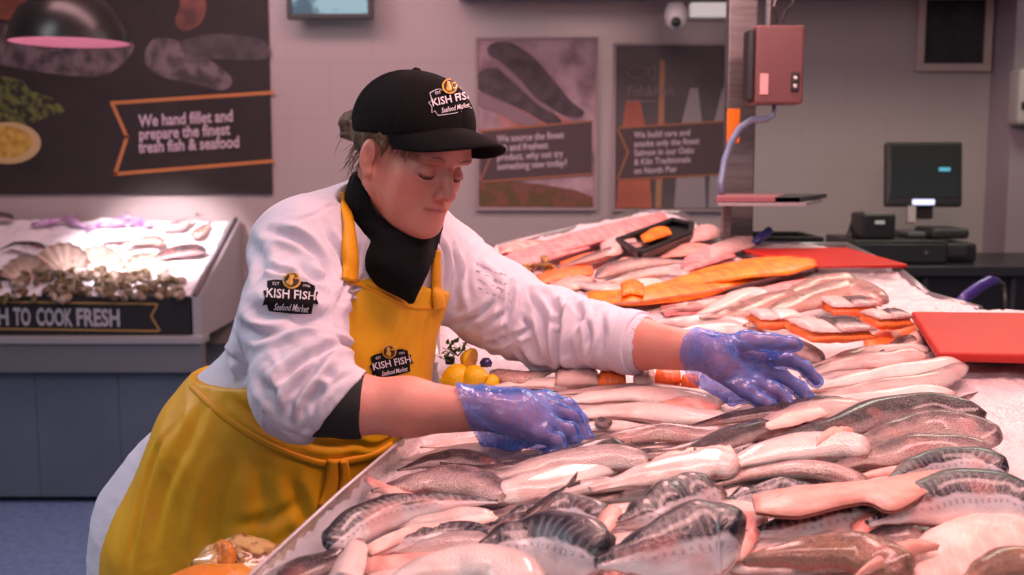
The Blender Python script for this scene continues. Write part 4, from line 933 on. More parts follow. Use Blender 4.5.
f('whiting', 'headless', [(780, 404), (830, 396), (880, 388), (930, 382), (965, 366)], 10, 'long pale whiting reaching to the corner of the near red board', .014, roll=18)
f('pale', 'headless', [(795, 394), (840, 382), (890, 374), (935, 368), (960, 360)], 10, 'cream whiting second behind the long dark coley, right of the open hand', .012, roll=18)
f('whiting', 'headless', [(800, 378), (845, 364), (890, 360), (925, 356)], 10, 'rosy whiting behind the cream one, right of the open hand', .010, roll=20)
f('pale', 'headless', [(770, 408), (820, 402), (870, 398), (920, 392), (955, 394)], 8, 'thin pink white fish behind the arched coley', .020, roll=14)
f('whiting', 'headless', [(812, 366), (850, 354), (890, 350), (930, 350)], 7, 'narrow pink whiting in front of the salmon steaks on the right', .006, roll=18)
f('coley', 'headless', [(880, 352), (900, 342), (915, 338)], 5, 'small dark fish scrap beside the near red board', .012, cut=False)
# ---- salmon steaks under the left arm
for i, (x, y, w_, h_, lb) in enumerate(((577, 379, 22, 9, 'white fish block left of the salmon steaks under the sleeve'), (612, 380, 14, 8, 'orange salmon steak leftmost of the row under the sleeve'), (644, 380, 11, 9, 'pale backed salmon steak in the middle of the row under the sleeve'), (668, 378, 13, 7, 'orange salmon steak by the wrist with a dark skin edge'), (690, 384, 9, 5, 'small orange salmon cube under the gloved wrist'))):
    top = [(x - w_, y - h_ * .5), (x, y - h_ * .7), (x + w_, y - h_ * .5)]; bot = [(x - w_, y + h_ * .5), (x, y + h_ * .6), (x + w_, y + h_ * .5)]
    cutfillet(('white', 'salmon', 'white', 'salmon', 'salmon')[i], top, bot, lb, .022, th=.014, skin=(None, 'coley', 'salmon', 'coley', None)[i], name='fish_block' if i == 0 else 'salmon_steak', cat='fish portion', rows=8, n=14, bulge=.002, pw=.16)
f('haddock', 'whole', [(560, 368), (535, 376), (512, 378), (490, 372)], 9, 'grey fish head pointing left behind the fist beside the lemons', .012, head=True, roll=10)
f('pale', 'headless', [(480, 390), (515, 384), (550, 384), (572, 386)], 8, 'pale grey fish back directly behind the gloved fist', .006, roll=10)
# lemons, parsley
m_lem = mat('lemon skin', S(238, 190, 20), .38, bump=.25, bscale=260); m_lemf = mat('cut lemon', S(246, 168, 60), .4, col2=S(250, 190, 90), nscale=90)
def lemon(px, py, h, r, ang, lb, cut=False, m=m_lem):
    p = bed(px, py, h); ro = empty('lemon' if not cut else 'lemon_wedge', p - BN * r * .9, lb, 'lemon')
    prof_ = [(0, -1.35), (.1, -1.3), (.16, -1.18), (.5, -.95), (.85, -.55), (1.0, 0), (.85, .55), (.5, .95), (.16, 1.18), (.1, 1.3), (0, 1.35)] if not cut else [(0, -.02), (.9, 0), (1, .05), (.95, .35), (.7, .7), (.4, .95), (.14, 1.15), (0, 1.2)]
    b = MB(); b.lathe([(a * r, z * r) for a, z in prof_], (0, 0, 0), 28); Rm = Matrix.Rotation(ang, 3, 'Z') @ Matrix.Rotation(math.radians(80), 3, 'Y')
    for v_ in b.bm.verts: v_.co = Rm @ v_.co + p
    b.obj('rind', m, ro, sm=True)
    if cut:
        b = MB(); b.lathe([(r * .86, -.03 * r), (r * .4, -.06 * r), (0, -.05 * r)], (0, 0, 0), 28)
        for v_ in b.bm.verts: v_.co = Rm @ v_.co + p
        b.obj('pulp', m_lemf, ro, sm=True)
    return ro
lemon(457, 377, .028, .023, .3, 'whole yellow lemon leftmost behind the forearm'); lemon(474, 377, .03, .021, -.5, 'whole yellow lemon right beside the leftmost one'); lemon(491, 382, .02, .014, .9, 'small yellow lemon next to the grey fish head')
lemon(472, 360, .05, .020, 2.6, 'orange fleshed lemon wedge lying on the lemons', True)
def sprig(px, py, h, lb, n=46, s=.045, col=None):
    p = bed(px, py, h); rr = random.Random(px); b = MB()
    for i in range(n):
        d = Vector((rr.uniform(-1, 1), rr.uniform(-1, 1), rr.uniform(-.2, 1))).normalized() * s * rr.uniform(.3, 1); c = p + d; u = Vector((rr.uniform(-1, 1), rr.uniform(-1, 1), rr.uniform(-.4, .8))).normalized(); v = u.cross(Vector((rr.random(), .3, 1))).normalized(); L_ = s * rr.uniform(.25, .45)
        b.poly([c, c + u * L_ * .4 + v * L_ * .35, c + u * L_, c + u * L_ * .4 - v * L_ * .35], .0008)
    for i in range(6): b.tube([p - BN * .0, p + Vector((rr.uniform(-1, 1), rr.uniform(-1, 1), rr.uniform(.2, 1))) * s * .7], .0012, 6)
    return tag(b.obj('parsley_sprig', col or mat('parsley leaf', S(74, 104, 34), .5, col2=S(110, 136, 50), nscale=40)), lb, 'parsley')
sprig(458, 356, .045, 'green parsley sprig above the lemons', 60, .032)
b = MB(); p = bed(450, 364, .03); b.lathe([(0, 0), (.008, 0), (.009, .012), (0, .014)], p, 14); tag(b.obj('black_olive', m_black, sm=True), 'small black olive left of the lemons', 'olive')
b = MB(); p = bed(486, 367, .045); b.lathe([(0, 0), (.009, .001), (.011, .008), (.006, .015), (0, .016)], p, 14); tag(b.obj('blue_bottle_cap', mat('dark blue plastic', S(44, 36, 92), .3), sm=True), 'dark blue cap lying under the lemon wedge', 'cap')

# ---- packets outside the glass
m_pk = mat('speckled clear pack', S(206, 168, 110), .25, col2=S(120, 70, 40), nscale=46, lo=.45, hi=.6, coat=.6)
sh = empty('side_shelf', (-.42, 1.33, 0), 'narrow steel shelf outside the glass lip', 'shelf')
MB().box((-.43, 1.12, .925), (-.345, 1.40, .935), .002).obj('shelf_plate', m_csteel, sh); MB().box((-.40, 1.2, 0), (-.37, 1.23, .925), .002).obj('support', m_csteel, sh)
def pillow(c, r, m, nm, lb, cat, rotz=0, seed=0):
    s_ = SDF((c[0] - r[0] * 1.3, c[1] - r[1] * 1.3, c[2] - r[2] * 1.4), (c[0] + r[0] * 1.3, c[1] + r[1] * 1.3, c[2] + r[2] * 1.4), min(r) / 9)
    a = math.radians(rotz); s_.ell(c, r, [(math.cos(a), math.sin(a), 0), (-math.sin(a), math.cos(a), 0), (0, 0, 1)], 0)
    X_, Y_, Z_ = s_.all(); s_.D += fbm(X_ * 40 + seed, Y_ * 40, Z_ * 40, 3) * r[2] * .35
    V_, Q_ = s_.mesh(); return tag(link(nm, npmesh(relax(V_, Q_, 1), Q_), m), lb, cat)
pillow(at(238, 566, 1.36), (.060, .05, .035), m_pk, 'shellfish_pack', 'speckled cream pack outside the glass lip below the apron', 'pack', 20)
pillow(at(212, 583, 1.26), (.055, .035, .022), mat('orange waxed paper', S(232, 134, 40), .35, col2=S(244, 170, 80), nscale=14, coat=.5), 'orange_wrapper', 'crumpled orange wrapper at the bottom edge beside the speckled pack', 'wrapper', 10, 4)
pillow(at(225, 562, 1.34), (.014, .03, .03), mat('orange strip paper', S(216, 128, 46), .4), 'orange_packet', 'narrow orange packet standing left of the speckled pack', 'packet', 30, 9)

# ---- red cutting boards
m_red = mat('red board plastic', S(176, 42, 32), .45, spec=.25, col2=S(166, 38, 30), nscale=5, bump=.12, bscale=300)
def cboard(c4, h, th, lb, scr):
    ps = [bed(x, y, h) for x, y in c4]; b = MB(); b.poly(ps, -th, (0, 0, 1)); o = b.obj('cutting_board', m_red); bevel(o, .006, 3); return tag(o, lb, 'cutting board')
cboard([(911, 311), (1100, 313), (1135, 357), (938, 352)], .045, .018, 'near red plastic cutting board at the right edge of the ice', 0)
q = bed(960, 353, .02); 
bs = empty('board_rack', bed(1030, 345, 0), 'low steel rack carrying the near red board', 'rack')
for (x0, y0), (x1, y1) in (((945, 360), (1120, 360)), ((930, 330), (1110, 330))):
    a = bed(x0, y0, .0); c = bed(x1, y1, .0); MB().box((a.x, a.y - .012, a.z - .005), (c.x, a.y + .012, a.z + .027), .004).obj('rail', m_csteel, bs)
cboard([(740, 248.5), (846, 247), (909, 264), (806, 266)], .02, .012, 'far red plastic cutting board in front of the till counter', 0)
# knife steels
def handle(pts, r, lb, m):
    ps = [at(*p) for p in pts]; o = MB().tube(ps, r, 14).obj('grip', m, None, sm=True); return o
m_bl = mat('dark blue rubber', S(56, 44, 120), .35)
kn = empty('blue_handled_scoop', at(985, 300, 2.72), 'dark blue curved handle rising behind the near red board', 'scoop')
o = MB().tube([at(958, 306, 2.62), at(966, 297, 2.64), at(978, 288, 2.66), at(990, 281, 2.68), at(998, 281, 2.69)], [.014, .015, .015, .014, .009], 14).obj('grip', m_bl, kn, sm=True)
o = MB().tube([at(998, 281, 2.69), at(1003, 284, 2.7), at(1005, 295, 2.7), at(1005, 312, 2.68)], [.006, .005, .005, .005], 10).obj('rod', m_steel, kn, sm=True)
kn = empty('knife', at(752, 246, 3.25), 'knife with a dark blue handle leaning beside the far red board', 'knife')
MB().tube([at(752, 246, 3.2), at(760, 238, 3.22), at(770, 230, 3.24)], [.009, .013, .012], 12).obj('handle', mat('navy blue plastic', S(40, 46, 110), .35), kn, sm=True)
b = MB(); a = at(752, 246, 3.2); c = at(742, 254, 3.1); b.poly([a + Vector((0, 0, .008)), a - Vector((0, 0, .008)), c - Vector((0, 0, .004)), c + Vector((0, 0, .006))], .002, (0, -1, 0)); b.obj('blade', m_steel, kn)

# ---- glass divider
dv = empty('glass_divider', bed(770, 290, 0), 'low tinted glass divider in front of the orange smoked fillets', 'divider')
m_gdiv, nt, b_ = newmat('tinted divider glass'); b_.inputs['Base Color'].default_value = (.35, .33, .35, 1); b_.inputs['Roughness'].default_value = .1; b_.inputs['Alpha'].default_value = .45
for i, (t_, bo) in enumerate((([(600, 305), (700, 292), (815, 268)], [(606, 312), (705, 305), (820, 282)]), ([(818, 268), (858, 268), (892, 268)], [(822, 284), (860, 292), (898, 294)]))):
    sheet('pane', [bed(x, y, .028) for x, y in t_], [bed(x, y + 5, .0) for x, y in t_], .0015, m_gdiv, dv, rows=2, n=8)

# ---- whole long fish beyond the arm
f('hake', 'headless', [(745, 326), (775, 312), (815, 298), (850, 290), (884, 303)], 12, 'long brown hake arching toward the bare ice beside the divider', .030, roll=20)
f('hake', 'headless', [(700, 318), (735, 314), (765, 304), (795, 294)], 10, 'brown hake beside the arching one, its end behind the salmon steaks', .020, roll=20)
f('hake', 'headless', [(770, 304), (800, 290), (830, 282), (856, 280)], 9, 'hindmost brown hake against the glass divider', .020, roll=20)
f('pale', 'headless', [(690, 318), (720, 306), (745, 296), (770, 296)], 9, 'shiny white fish left of the brown hakes', .014, roll=10)
f('whiting', 'headless', [(640, 324), (680, 322), (720, 322), (760, 330)], 10, 'pinkish fish above the sleeve cuff', .008, roll=14)
f('hake', 'headless', [(650, 312), (690, 306), (730, 306), (770, 316)], 8, 'thin brown fish directly above the sleeve cuff', .006, roll=20)
f('pale', 'headless', [(650, 338), (700, 330), (740, 332), (775, 345)], 10, 'cream fish behind the gloved wrist', .006, roll=10)
f('haddock', 'headless', [(690, 345), (740, 338), (790, 345), (822, 360)], 9, 'grey brown fish behind the gloved thumb', .0, roll=15)
# salmon steaks on the right
def steak(x, y, w_, h_, lb, sk, tilt=0, sp_='white', lift=.014):
    c = bed(x, y, lift); s = F / (c - CAM).dot(FWD); wx = w_ / s; d = Vector((math.cos(tilt), math.sin(tilt), 0)); e = Vector((-d.y, d.x, BB)); hy = wx * .9
    r = empty('salmon_steak', c - BN * lift, lb, 'fish portion', None)
    A = [c + e * hy - d * wx, c + e * hy - d * wx * .1, c + e * hy + d * wx * .9]; B_ = [c - e * hy * .7 - d * wx * .9, c - e * hy * .8 - d * wx * .1, c - e * hy * .7 + d * wx]
    sheet('flesh', A, B_, .013, FM['salmon'], r, n=14, rows=8, bulge=.003, seed=x, pw=.16)
    up = BN * .014
    sheet('cut_top', [p + up for p in A[:2]], [p + up for p in B_[:2]], .006, FM[sp_], r, n=10, rows=8, bulge=.003, seed=x + 1, pw=.2)
    sheet('skin', [p + up for p in A[1:]], [p + up for p in B_[1:]], .007, FM[sk], r, n=10, rows=8, bulge=.003, seed=x + 2, pw=.2)
steak(832, 333, 36, 20, 'large salmon steak with white top and dark skin right of the open hand', 'coley', .2, lift=.055)
steak(776, 322, 24, 10, 'pale salmon steak behind the gloved thumb', 'pale', .1, lift=.05)
steak(888, 322, 21, 14, 'small square salmon steak with dark skin nearest the red board', 'coley', .25, 'white', lift=.045)
steak(850, 309, 26, 9, 'grey topped salmon steak behind the large one', 'coley', .1, lift=.035)
cutfillet('salmon', [(862, 340), (885, 330), (915, 322)], [(870, 352), (895, 344), (918, 332)], 'thin orange salmon strip beside the small square steak', .008, th=.006)
cutfillet('white', [(888, 352), (905, 338), (925, 326)], [(905, 354), (920, 346), (936, 336)], 'white fish sliver against the corner of the near red board', .008, th=.006)
# ---- orange smoked fillets
for i, (t_, bo, lb) in enumerate((
    ([(586, 292), (640, 290), (700, 278), (752, 266)], [(590, 303), (640, 305), (705, 297), (760, 278)], 'bright orange smoked fillet nearest the raised sleeve'),
    ([(640, 288), (690, 276), (740, 264), (790, 262)], [(650, 298), (700, 288), (750, 278), (800, 272)], 'bright orange smoked fillet in the middle of the orange row'),
    ([(690, 272), (740, 262), (780, 258), (815, 260)], [(700, 284), (750, 278), (790, 274), (818, 266)], 'bright orange smoked fillet at the far end by the red board'))):
    cutfillet('smoked', t_, bo, lb, .012 + .008 * i, th=.008, bulge=.012, name='smoked_fillet', rows=8)
cutfillet('smoked', [(620, 283), (632, 280), (644, 284)], [(622, 296), (633, 294), (644, 296)], 'small orange curl on top of the nearest smoked fillet', .03, th=.008, name='smoked_fillet')
cutfillet('pinkfillet', [(660, 306), (720, 296), (780, 284), (818, 276)], [(665, 316), (722, 310), (780, 298), (820, 288)], 'dusky pink fillet in front of the divider', .004, th=.006)
# ---- far heap
far = [
 ('pinkfillet', [(500, 250), (540, 244), (580, 232), (620, 222), (662, 212)], [(505, 264), (545, 256), (585, 246), (625, 234), (670, 220)], .035, .012, 'long pink fillet on top of the far heap'),
 ('pinkfillet', [(490, 262), (520, 252), (550, 246), (580, 240)], [(492, 275), (525, 266), (555, 258), (590, 248)], .028, .010, 'shorter pink fillet at the left end of the far heap'),
 ('redflesh', [(498, 247), (520, 243), (545, 241)], [(500, 254), (522, 250), (548, 247)], .045, .008, 'small red fillet piece on the far left of the heap'),
 ('white', [(600, 244), (615, 236), (635, 234)], [(602, 256), (620, 254), (638, 244)], .030, .012, 'white fish chunk below the black tray'),
 ('salmon', [(560, 262), (585, 256), (610, 250)], [(562, 270), (588, 264), (612, 258)], .018, .008, 'small orange fillet in front of the white chunk'),
 ('salmon', [(534, 276), (560, 270), (592, 266)], [(540, 285), (562, 280), (594, 274)], .012, .008, 'salmon fillet rising behind the shoulder sleeve'),
 ('redflesh', [(545, 286), (570, 278), (595, 278)], [(552, 295), (575, 290), (598, 286)], .008, .008, 'dark red fillet next to the sleeve'),
 ('redflesh', [(606, 266), (625, 259), (648, 258)], [(608, 276), (628, 271), (650, 266)], .014, .008, 'red fillet piece in the middle of the far heap'),
 ('pinkfillet', [(680, 262), (700, 250), (730, 244)], [(684, 272), (704, 266), (736, 256)], .014, .010, 'pink fillet left of the far red board'),
 ('peach', [(655, 250), (690, 244), (715, 246)], [(660, 258), (690, 256), (716, 254)], .016, .008, 'peach fillet below the black tray'),
 ('white', [(690, 232), (705, 226), (722, 230)], [(690, 242), (706, 240), (724, 236)], .03, .012, 'white pointed fillet right of the black tray'),
 ('flesh', [(595, 292), (620, 282), (660, 276)], [(600, 300), (625, 292), (665, 286)], .006, .006, 'pale fillet behind the orange smoked ones'),
 ('white', [(700, 250), (730, 240), (752, 236)], [(705, 262), (735, 252), (756, 246)], .02, .012, 'pale fillet lying beside the blue handled knife'),
]
for sp_, t_, bo, li, th_, lb in far: cutfillet(sp_, t_, bo, lb, li, th=th_, bulge=.008, rows=6, n=18)
f('haddock', 'whole', [(700, 262), (670, 262), (640, 264), (612, 270), (596, 278)], 8, 'dark grey whole fish in the middle of the far heap', .018, roll=15, head=True)
f('haddock', 'headless', [(558, 268), (590, 258), (620, 250), (650, 246)], 6, 'silvery grey fish below the long pink fillet', .018, roll=15)
f('whiting', 'headless', [(600, 284), (635, 276), (665, 272), (690, 276)], 7, 'pale fish just behind the smoked fillets', .010, roll=10)
f('whiting', 'headless', [(548, 282), (575, 284), (600, 288), (625, 286)], 6, 'grey pink fish emerging from behind the sleeve', .004, roll=10)
# mussels in the far heap
m_mus = mat('mussel shell', S(92, 62, 34), .3, col2=S(176, 132, 60), nscale=60); m_musin = mat('mussel meat', S(206, 140, 80), .4)
def mussel(p, s, rz, lb, grp, m=m_mus):
    r = empty('mussel', p, lb, 'shellfish', grp); b = MB(); b.lathe([(0, -1), (.22, -.9), (.5, -.4), (.56, .1), (.42, .65), (.2, .92), (0, 1)], (0, 0, 0), 16)
    M_ = Matrix.Rotation(rz, 3, 'Z') @ Matrix.Rotation(1.2, 3, 'X')
    for v_ in b.bm.verts: c = v_.co; v_.co = M_ @ (Vector((c.x, c.y * .62, c.z)) * s) + p + Vector((0, 0, s * .4))
    b.obj('shell', m, r, sm=True); return r
mu0 = None; rr = random.Random(5)
for i in range(16):
    px, py = 508 + rr.random() * 42, 258 + rr.random() * 16
    p = bed(px, py, .012 + rr.random() * .012)
    if mu0 is None: mu0 = mussel(p, .022, 0, 'brown mussel in the cluster above the sleeve', 'mussels above the sleeve')
    else:
        r = mu0.copy(); COL.objects.link(r); r.location = p; r.rotation_euler = (0, 0, rr.random() * 6)
        for ch in mu0.children: c = ch.copy(); COL.objects.link(c); c.parent = r
# black tray with orange roe
p = bed(660, 240, 0)
tr = empty('oval_tray', p, 'black tray of fish tilted on the far end of the heap', 'tray')
c4 = [(618, 240), (672, 220), (692, 224), (690, 234), (640, 254)]
ps = [bed(x, y, .05) for x, y in c4]; cx = sum(ps, Vector()) / 5
b = MB(); b.poly([q_ - BN * .02 for q_ in ps], .004, BN)
for i in range(5):
    a, c = ps[i], ps[(i + 1) % 5]; b.tube([a, c], .009, 8); b.poly([a, c, c - BN * .02, a - BN * .02], .003)
b.obj('tray_shell', m_black, tr)
cutfillet('smoked', [(640, 236), (655, 229), (668, 228)], [(644, 243), (660, 238), (672, 234)], 'orange roe pieces inside the black tray', .05, th=.010, name='fish_roe', cat='roe')
# ================================================================ the woman
from mathutils.bvhtree import BVHTree
A3 = lambda v: np.array(v, np.float32)
fd = Vector((.77, -.64, 0)).normalized(); rd = Vector((-fd.y * -1, -fd.x, 0)); rd = Vector((fd.y, -fd.x, 0))   # chest forward, her right
woman = empty('person', (-.52, 1.83, 0), 'person in white coat, yellow apron and black cap leaning over the counter with gloved hands', 'person')
T0 = at(376, 248, 1.80); T1 = at(346, 300, 1.80); T2 = at(324, 380, 1.80); T3 = at(281, 450, 1.81); T4 = at(250, 545, 1.82); T5 = Vector((T4.x - .03, 1.84, .50))
TR = [.108, .122, .136, .166, .196, .228]; TF = [1.42, 1.38, 1.26, 1.2, 1.15, 1.12]; TP = [T0, T1, T2, T3, T4, T5]
def torso(s, off=0.0, k=.05):
    for i in range(5):
        s.cone(TP[i], TP[i + 1], TR[i] + off, TR[i + 1] + off, k, 'u', (rd, (TF[i] + TF[i + 1]) / 2))
# arms
RS = at(302, 252, 1.66); RE = at(303, 392, 1.49); RC = at(347, 404, 1.475); RW = at(482, 411, 1.475)
LS = at(446, 268, 1.92); LE = at(545, 328, 1.90); LC = at(636, 343, 1.80); LW = at(702, 353, 1.70)
# ---- head frame
yw, pt_, rl = math.radians(49), math.radians(11.5), math.radians(6.5)
Rr = Matrix.Rotation(rl, 3, 'Y'); Fh = Rr @ Vector((math.sin(yw) * math.cos(pt_), -math.cos(yw) * math.cos(pt_), -math.sin(pt_)))
Lh = Rr @ Vector((math.cos(yw), math.sin(yw), 0)); Uh = Fh.cross(Lh)
HC = Vector((-.157, 1.70, 1.513)); HS = .955
def H(f, l, u): return HC + (Fh * f + Lh * l + Uh * u) * HS
AX = (Fh, Lh, Uh)
def hr(*r): return tuple(x * HS for x in r)
NBs = at(384, 226, 1.79)
# ---- hand joints
def hand(s, W, M, fing, thumb, k=.006, off=0.0):
    for i, m in enumerate(M):
        s.cone(W + (m - W) * .12, m, .017 + off, .0125 + off, .014)
    for i in range(len(M) - 1): s.cone(M[i] * .5 + M[i + 1] * .5 + (W - M[i]) * .25, M[i] * .5 + M[i + 1] * .5 + (W - M[i]) * .6, .012 + off, .015 + off, .014)
    for m, fj in zip(M, fing):
        rs = [.0105, .0095, .0085, .0072]; s.chain([m] + fj, [r + off for r in rs[:len(fj) + 1]], k)
    s.chain(thumb, [.016 + off, .0125 + off, .0105 + off, .0085 + off][:len(thumb)], .008)
RM = [at(544, 401, 1.53), at(549, 411, 1.505), at(546, 423, 1.48), at(537, 434, 1.46)]
RF = [[at(566, 408, 1.545), at(580, 422, 1.545), at(587, 437, 1.535)], [at(572, 418, 1.52), at(580, 434, 1.52), at(578, 447, 1.51)], [at(568, 431, 1.49), at(573, 444, 1.49), at(564, 453, 1.48)], [at(556, 443, 1.465), at(560, 452, 1.465), at(550, 457, 1.455)]]
RT = [at(500, 405, 1.51), at(524, 416, 1.56), at(548, 430, 1.56), at(566, 440, 1.55)]
LM = [at(764, 361, 1.70), at(761, 371, 1.685), at(755, 382, 1.67), at(745, 391, 1.655)]
LF = [[at(789, 360, 1.70), at(805, 368, 1.71), at(816, 381, 1.71)], [at(783, 377, 1.685), at(799, 388, 1.685), at(809, 401, 1.68)], [at(773, 391, 1.665), at(784, 400, 1.665), at(788, 409, 1.655)], [at(759, 400, 1.65), at(768, 406, 1.65), at(771, 413, 1.64)]]
LT = [at(722, 347, 1.69), at(746, 342, 1.675), at(772, 342, 1.67), at(794, 344, 1.67)]

def vnorm(V, Q):
    a = V[Q[:, 2]] - V[Q[:, 0]]; b = V[Q[:, 3]] - V[Q[:, 1]]; n = np.cross(a, b); Nn = np.zeros_like(V)
    for j in range(4):
        for i in range(3): Nn[:, i] += np.bincount(Q[:, j], n[:, i], len(V)).astype(np.float32)
    return Nn / np.maximum(np.linalg.norm(Nn, axis=1, keepdims=True), 1e-9)
def seg(V, a, b):
    a = A3(a); b = A3(b); ab = b - a; t = ((V - a) @ ab) / float(ab @ ab); tc_ = np.clip(t, 0, 1); d = np.linalg.norm(V - a - tc_[:, None] * ab, axis=1); return t, d
def bvh(V, Q): return BVHTree.FromPolygons([tuple(v) for v in V], [tuple(q) for q in Q])
def local(V): return (V - A3(HC)) @ np.stack([A3(Fh), A3(Lh), A3(Uh)], 1) / HS

# ---- skin: head, neck, forearms and hands are one surface through the body under the clothes
def skin_mesh():
    parts = []
    # body core inside the coat, coarse
    s = SDF((-.95, 1.35, .0), (.50, 2.15, 1.72), .0075)
    for i in range(3): s.cone(TP[i], TP[i + 1], TR[i] - .035, TR[i + 1] - .035, .05, 'u', (rd, (TF[i] + TF[i + 1]) / 2))
    return s
s = SDF((-.36, 1.53, 1.30), (.0, 1.88, 1.70), .0026)
s.ell(H(-.012, 0, .035), hr(.098, .076, .088), AX, .0)
s.ell(H(.026, 0, -.032), hr(.064, .055, .070), AX, .03)
s.ell(H(.066, 0, -.094), hr(.022, .025, .019), AX, .03)
for l in (-1, 1):
    s.cone(H(.0, l * .046, -.056), H(.058, l * .014, -.095), .019 * HS, .015 * HS, .03)
    s.ell(H(.054, l * .040, -.028), hr(.024, .022, .024), AX, .022)
    s.ell(H(.048, l * .040, -.062), hr(.022, .018, .026), AX, .02)
    s.ell(H(.083, l * .029, .012), hr(.012, .023, .008), AX, .008)
s.ell(H(.078, 0, .030), hr(.018, .05, .03), AX, .02)
for l in (-1, 1): s.ell(H(.096, l * .032, -.010), hr(.017, .019, .0125), AX, .010, 's')
for l in (-1, 1): s.ell(H(.0745, l * .033, -.012), hr(.0150, .0165, .0120), AX, .002)
for l in (-1, 1): s.cone(H(.0865, l * .033 - .012, -.0175), H(.0865, l * .033 + .012, -.0175), .0014, .0014, .003)   # lid edge
s.cone(H(.084, 0, .008), H(.102, 0, -.034), .0085 * HS, .0115 * HS, .007)
s.ell(H(.107, 0, -.040), hr(.0115, .0120, .0105), AX, .004)
for l in (-1, 1): s.ell(H(.096, l * .0145, -.043), hr(.0110, .0075, .0085), AX, .003)
for l in (-1, 1): s.ell(H(.099, l * .0070, -.0505), hr(.005, .0035, .004), AX, .002, 's')
s.ell(H(.077, 0, -.066), hr(.015, .028, .020), AX, .012)
s.chain([H(.077, -.026, -.0675), H(.0875, -.009, -.0628), H(.0890, 0, -.0640), H(.0875, .009, -.0628), H(.077, .026, -.0675)], [.0026, .0036, .0032, .0036, .0026], .004)
s.chain([H(.078, -.020, -.0715), H(.0865, 0, -.0755), H(.078, .020, -.0715)], [.003, .0050, .003], .003)
s.chain([H(.080, -.028, -.0693), H(.0925, 0, -.0690), H(.080, .028, -.0693)], [.0008, .0011, .0008], .002, 's')
for l in (-1, 1): s.cone(H(.094, l * .021, -.040), H(.084, l * .035, -.072), .0030, .0022, .009, 's')
s.ell(H(.082, 0, -.086), hr(.012, .02, .004), AX, .008, 's')
s.ell(H(.076, 0, -.098), hr(.014, .016, .012), AX, .012)
s.ell(H(.03, 0, -.098), hr(.05, .035, .018), AX, .03)      # soft under the chin
for l in (-1, 1):
    s.ell(H(-.010, l * .0775, -.014), hr(.0145, .0065, .026), (Fh * .97 + Lh * l * -.2, Lh * .97 + Fh * l * .2, Uh), .004)
    s.ell(H(-.005, l * .085, -.011), hr(.0075, .0055, .015), AX, .003, 's')
    s.ell(H(-.004, l * .0755, -.040), hr(.009, .006, .010), AX, .004)
s.cone(H(-.022, 0, -.05), NBs, .054, .060, .03)
V, Q = s.mesh(); V = relax(V, Q, 1, .4)
# cut the neck bottom away far inside the collar
Lc = local(V)
def face_colour(V):
    P = local(V); f, l, u = P[:, 0], P[:, 1], P[:, 2]
    base = np.array(S(206, 136, 118)[:3], np.float32); C = np.repeat(base[None], len(V), 0)
    def blend(mask, col):
        c = np.array(col[:3], np.float32); C[:] = C * (1 - mask[:, None]) + c * mask[:, None]
    g = lambda cf, cl, cu, r: np.exp(-(((f - cf) ** 2 + (np.abs(l) - cl) ** 2 + (u - cu) ** 2) / r ** 2))
    n = vnoise(V[:, 0] * 90, V[:, 1] * 90, V[:, 2] * 90)
    blend(.16 * np.clip(n + .3, 0, 1), S(196, 118, 104))
    blend(.55 * g(.062, .040, -.034, .026), S(206, 108, 100)); blend(.5 * g(.108, 0, -.040, .018), S(208, 112, 102)); blend(.35 * g(.075, 0, -.098, .02), S(208, 124, 112))
    blend(.3 * g(.09, .03, -.024, .014), S(184, 112, 104))
    lipw = np.clip((.027 - np.abs(l)) / .004, 0, 1) * np.clip((f - .068) / .004, 0, 1)
    cu = -.0688; blend(.6 * lipw * np.exp(-((u - cu + .0008) / .0058) ** 4), S(190, 98, 94)); blend(.75 * lipw * np.exp(-((u + .0692) / .0013) ** 2), S(96, 40, 40))
    ew = np.exp(-((np.abs(l) - .033) / .0155) ** 4) * (f > .07)
    uu = -.0190 + 14 * (np.abs(l) - .033) ** 2
    blend(.95 * ew * np.exp(-((u - uu) / .0026) ** 2), S(34, 20, 20)); blend(.5 * ew * np.exp(-((u - uu - .0055) / .003) ** 2), S(176, 104, 96)); blend(.45 * ew * np.exp(-((u - uu + .010) / .0022) ** 2), S(170, 100, 92))
    blend(.6 * ew * np.exp(-((u - .0005) / .0022) ** 2), S(140, 78, 72))
    bw = np.exp(-((np.abs(l) - .034) / .020) ** 4) * (f > .05); blend(.8 * bw * np.exp(-((u - .0105 - 8 * (np.abs(l) - .03) ** 2 * -1) / .0036) ** 2), S(112, 76, 62))
    blend(.5 * np.exp(-(((f + .002) / .008) ** 2 + ((np.abs(l) - .082) / .01) ** 2 + ((u + .014) / .014) ** 2)), S(150, 72, 66))
    return C
m_skin, nt, b_ = newmat('skin'); at_ = N(nt, 'ShaderNodeVertexColor'); at_.layer_name = 'tone'; L(nt, at_.outputs[0], b_.inputs['Base Color'])
b_.inputs['Roughness'].default_value = .48; b_.inputs['Subsurface Weight'].default_value = .16; b_.inputs['Subsurface Radius'].default_value = (1, .35, .22); b_.inputs['Subsurface Scale'].default_value = .008
tc = N(nt, 'ShaderNodeTexCoord'); n_ = N(nt, 'ShaderNodeTexNoise', Scale=260.0, Detail=3.0); L(nt, tc.outputs['Object'], n_.inputs['Vector']); bp_ = N(nt, 'ShaderNodeBump', Strength=.18, Distance=.002); L(nt, n_.outputs['Fac'], bp_.inputs['Height']); L(nt, bp_.outputs[0], b_.inputs['Normal'])
allV = [V]; allQ = [Q]; allC = [face_colour(V)]
def arm_mesh(lo, hi, fn, h=.0019):
    s = SDF(lo, hi, h); fn(s); V, Q = s.mesh(); return s, relax(V, Q, 1, .4), Q
def bounds(pts, pad):
    P = np.array([A3(p) for p in pts]); return P.min(0) - pad, P.max(0) + pad
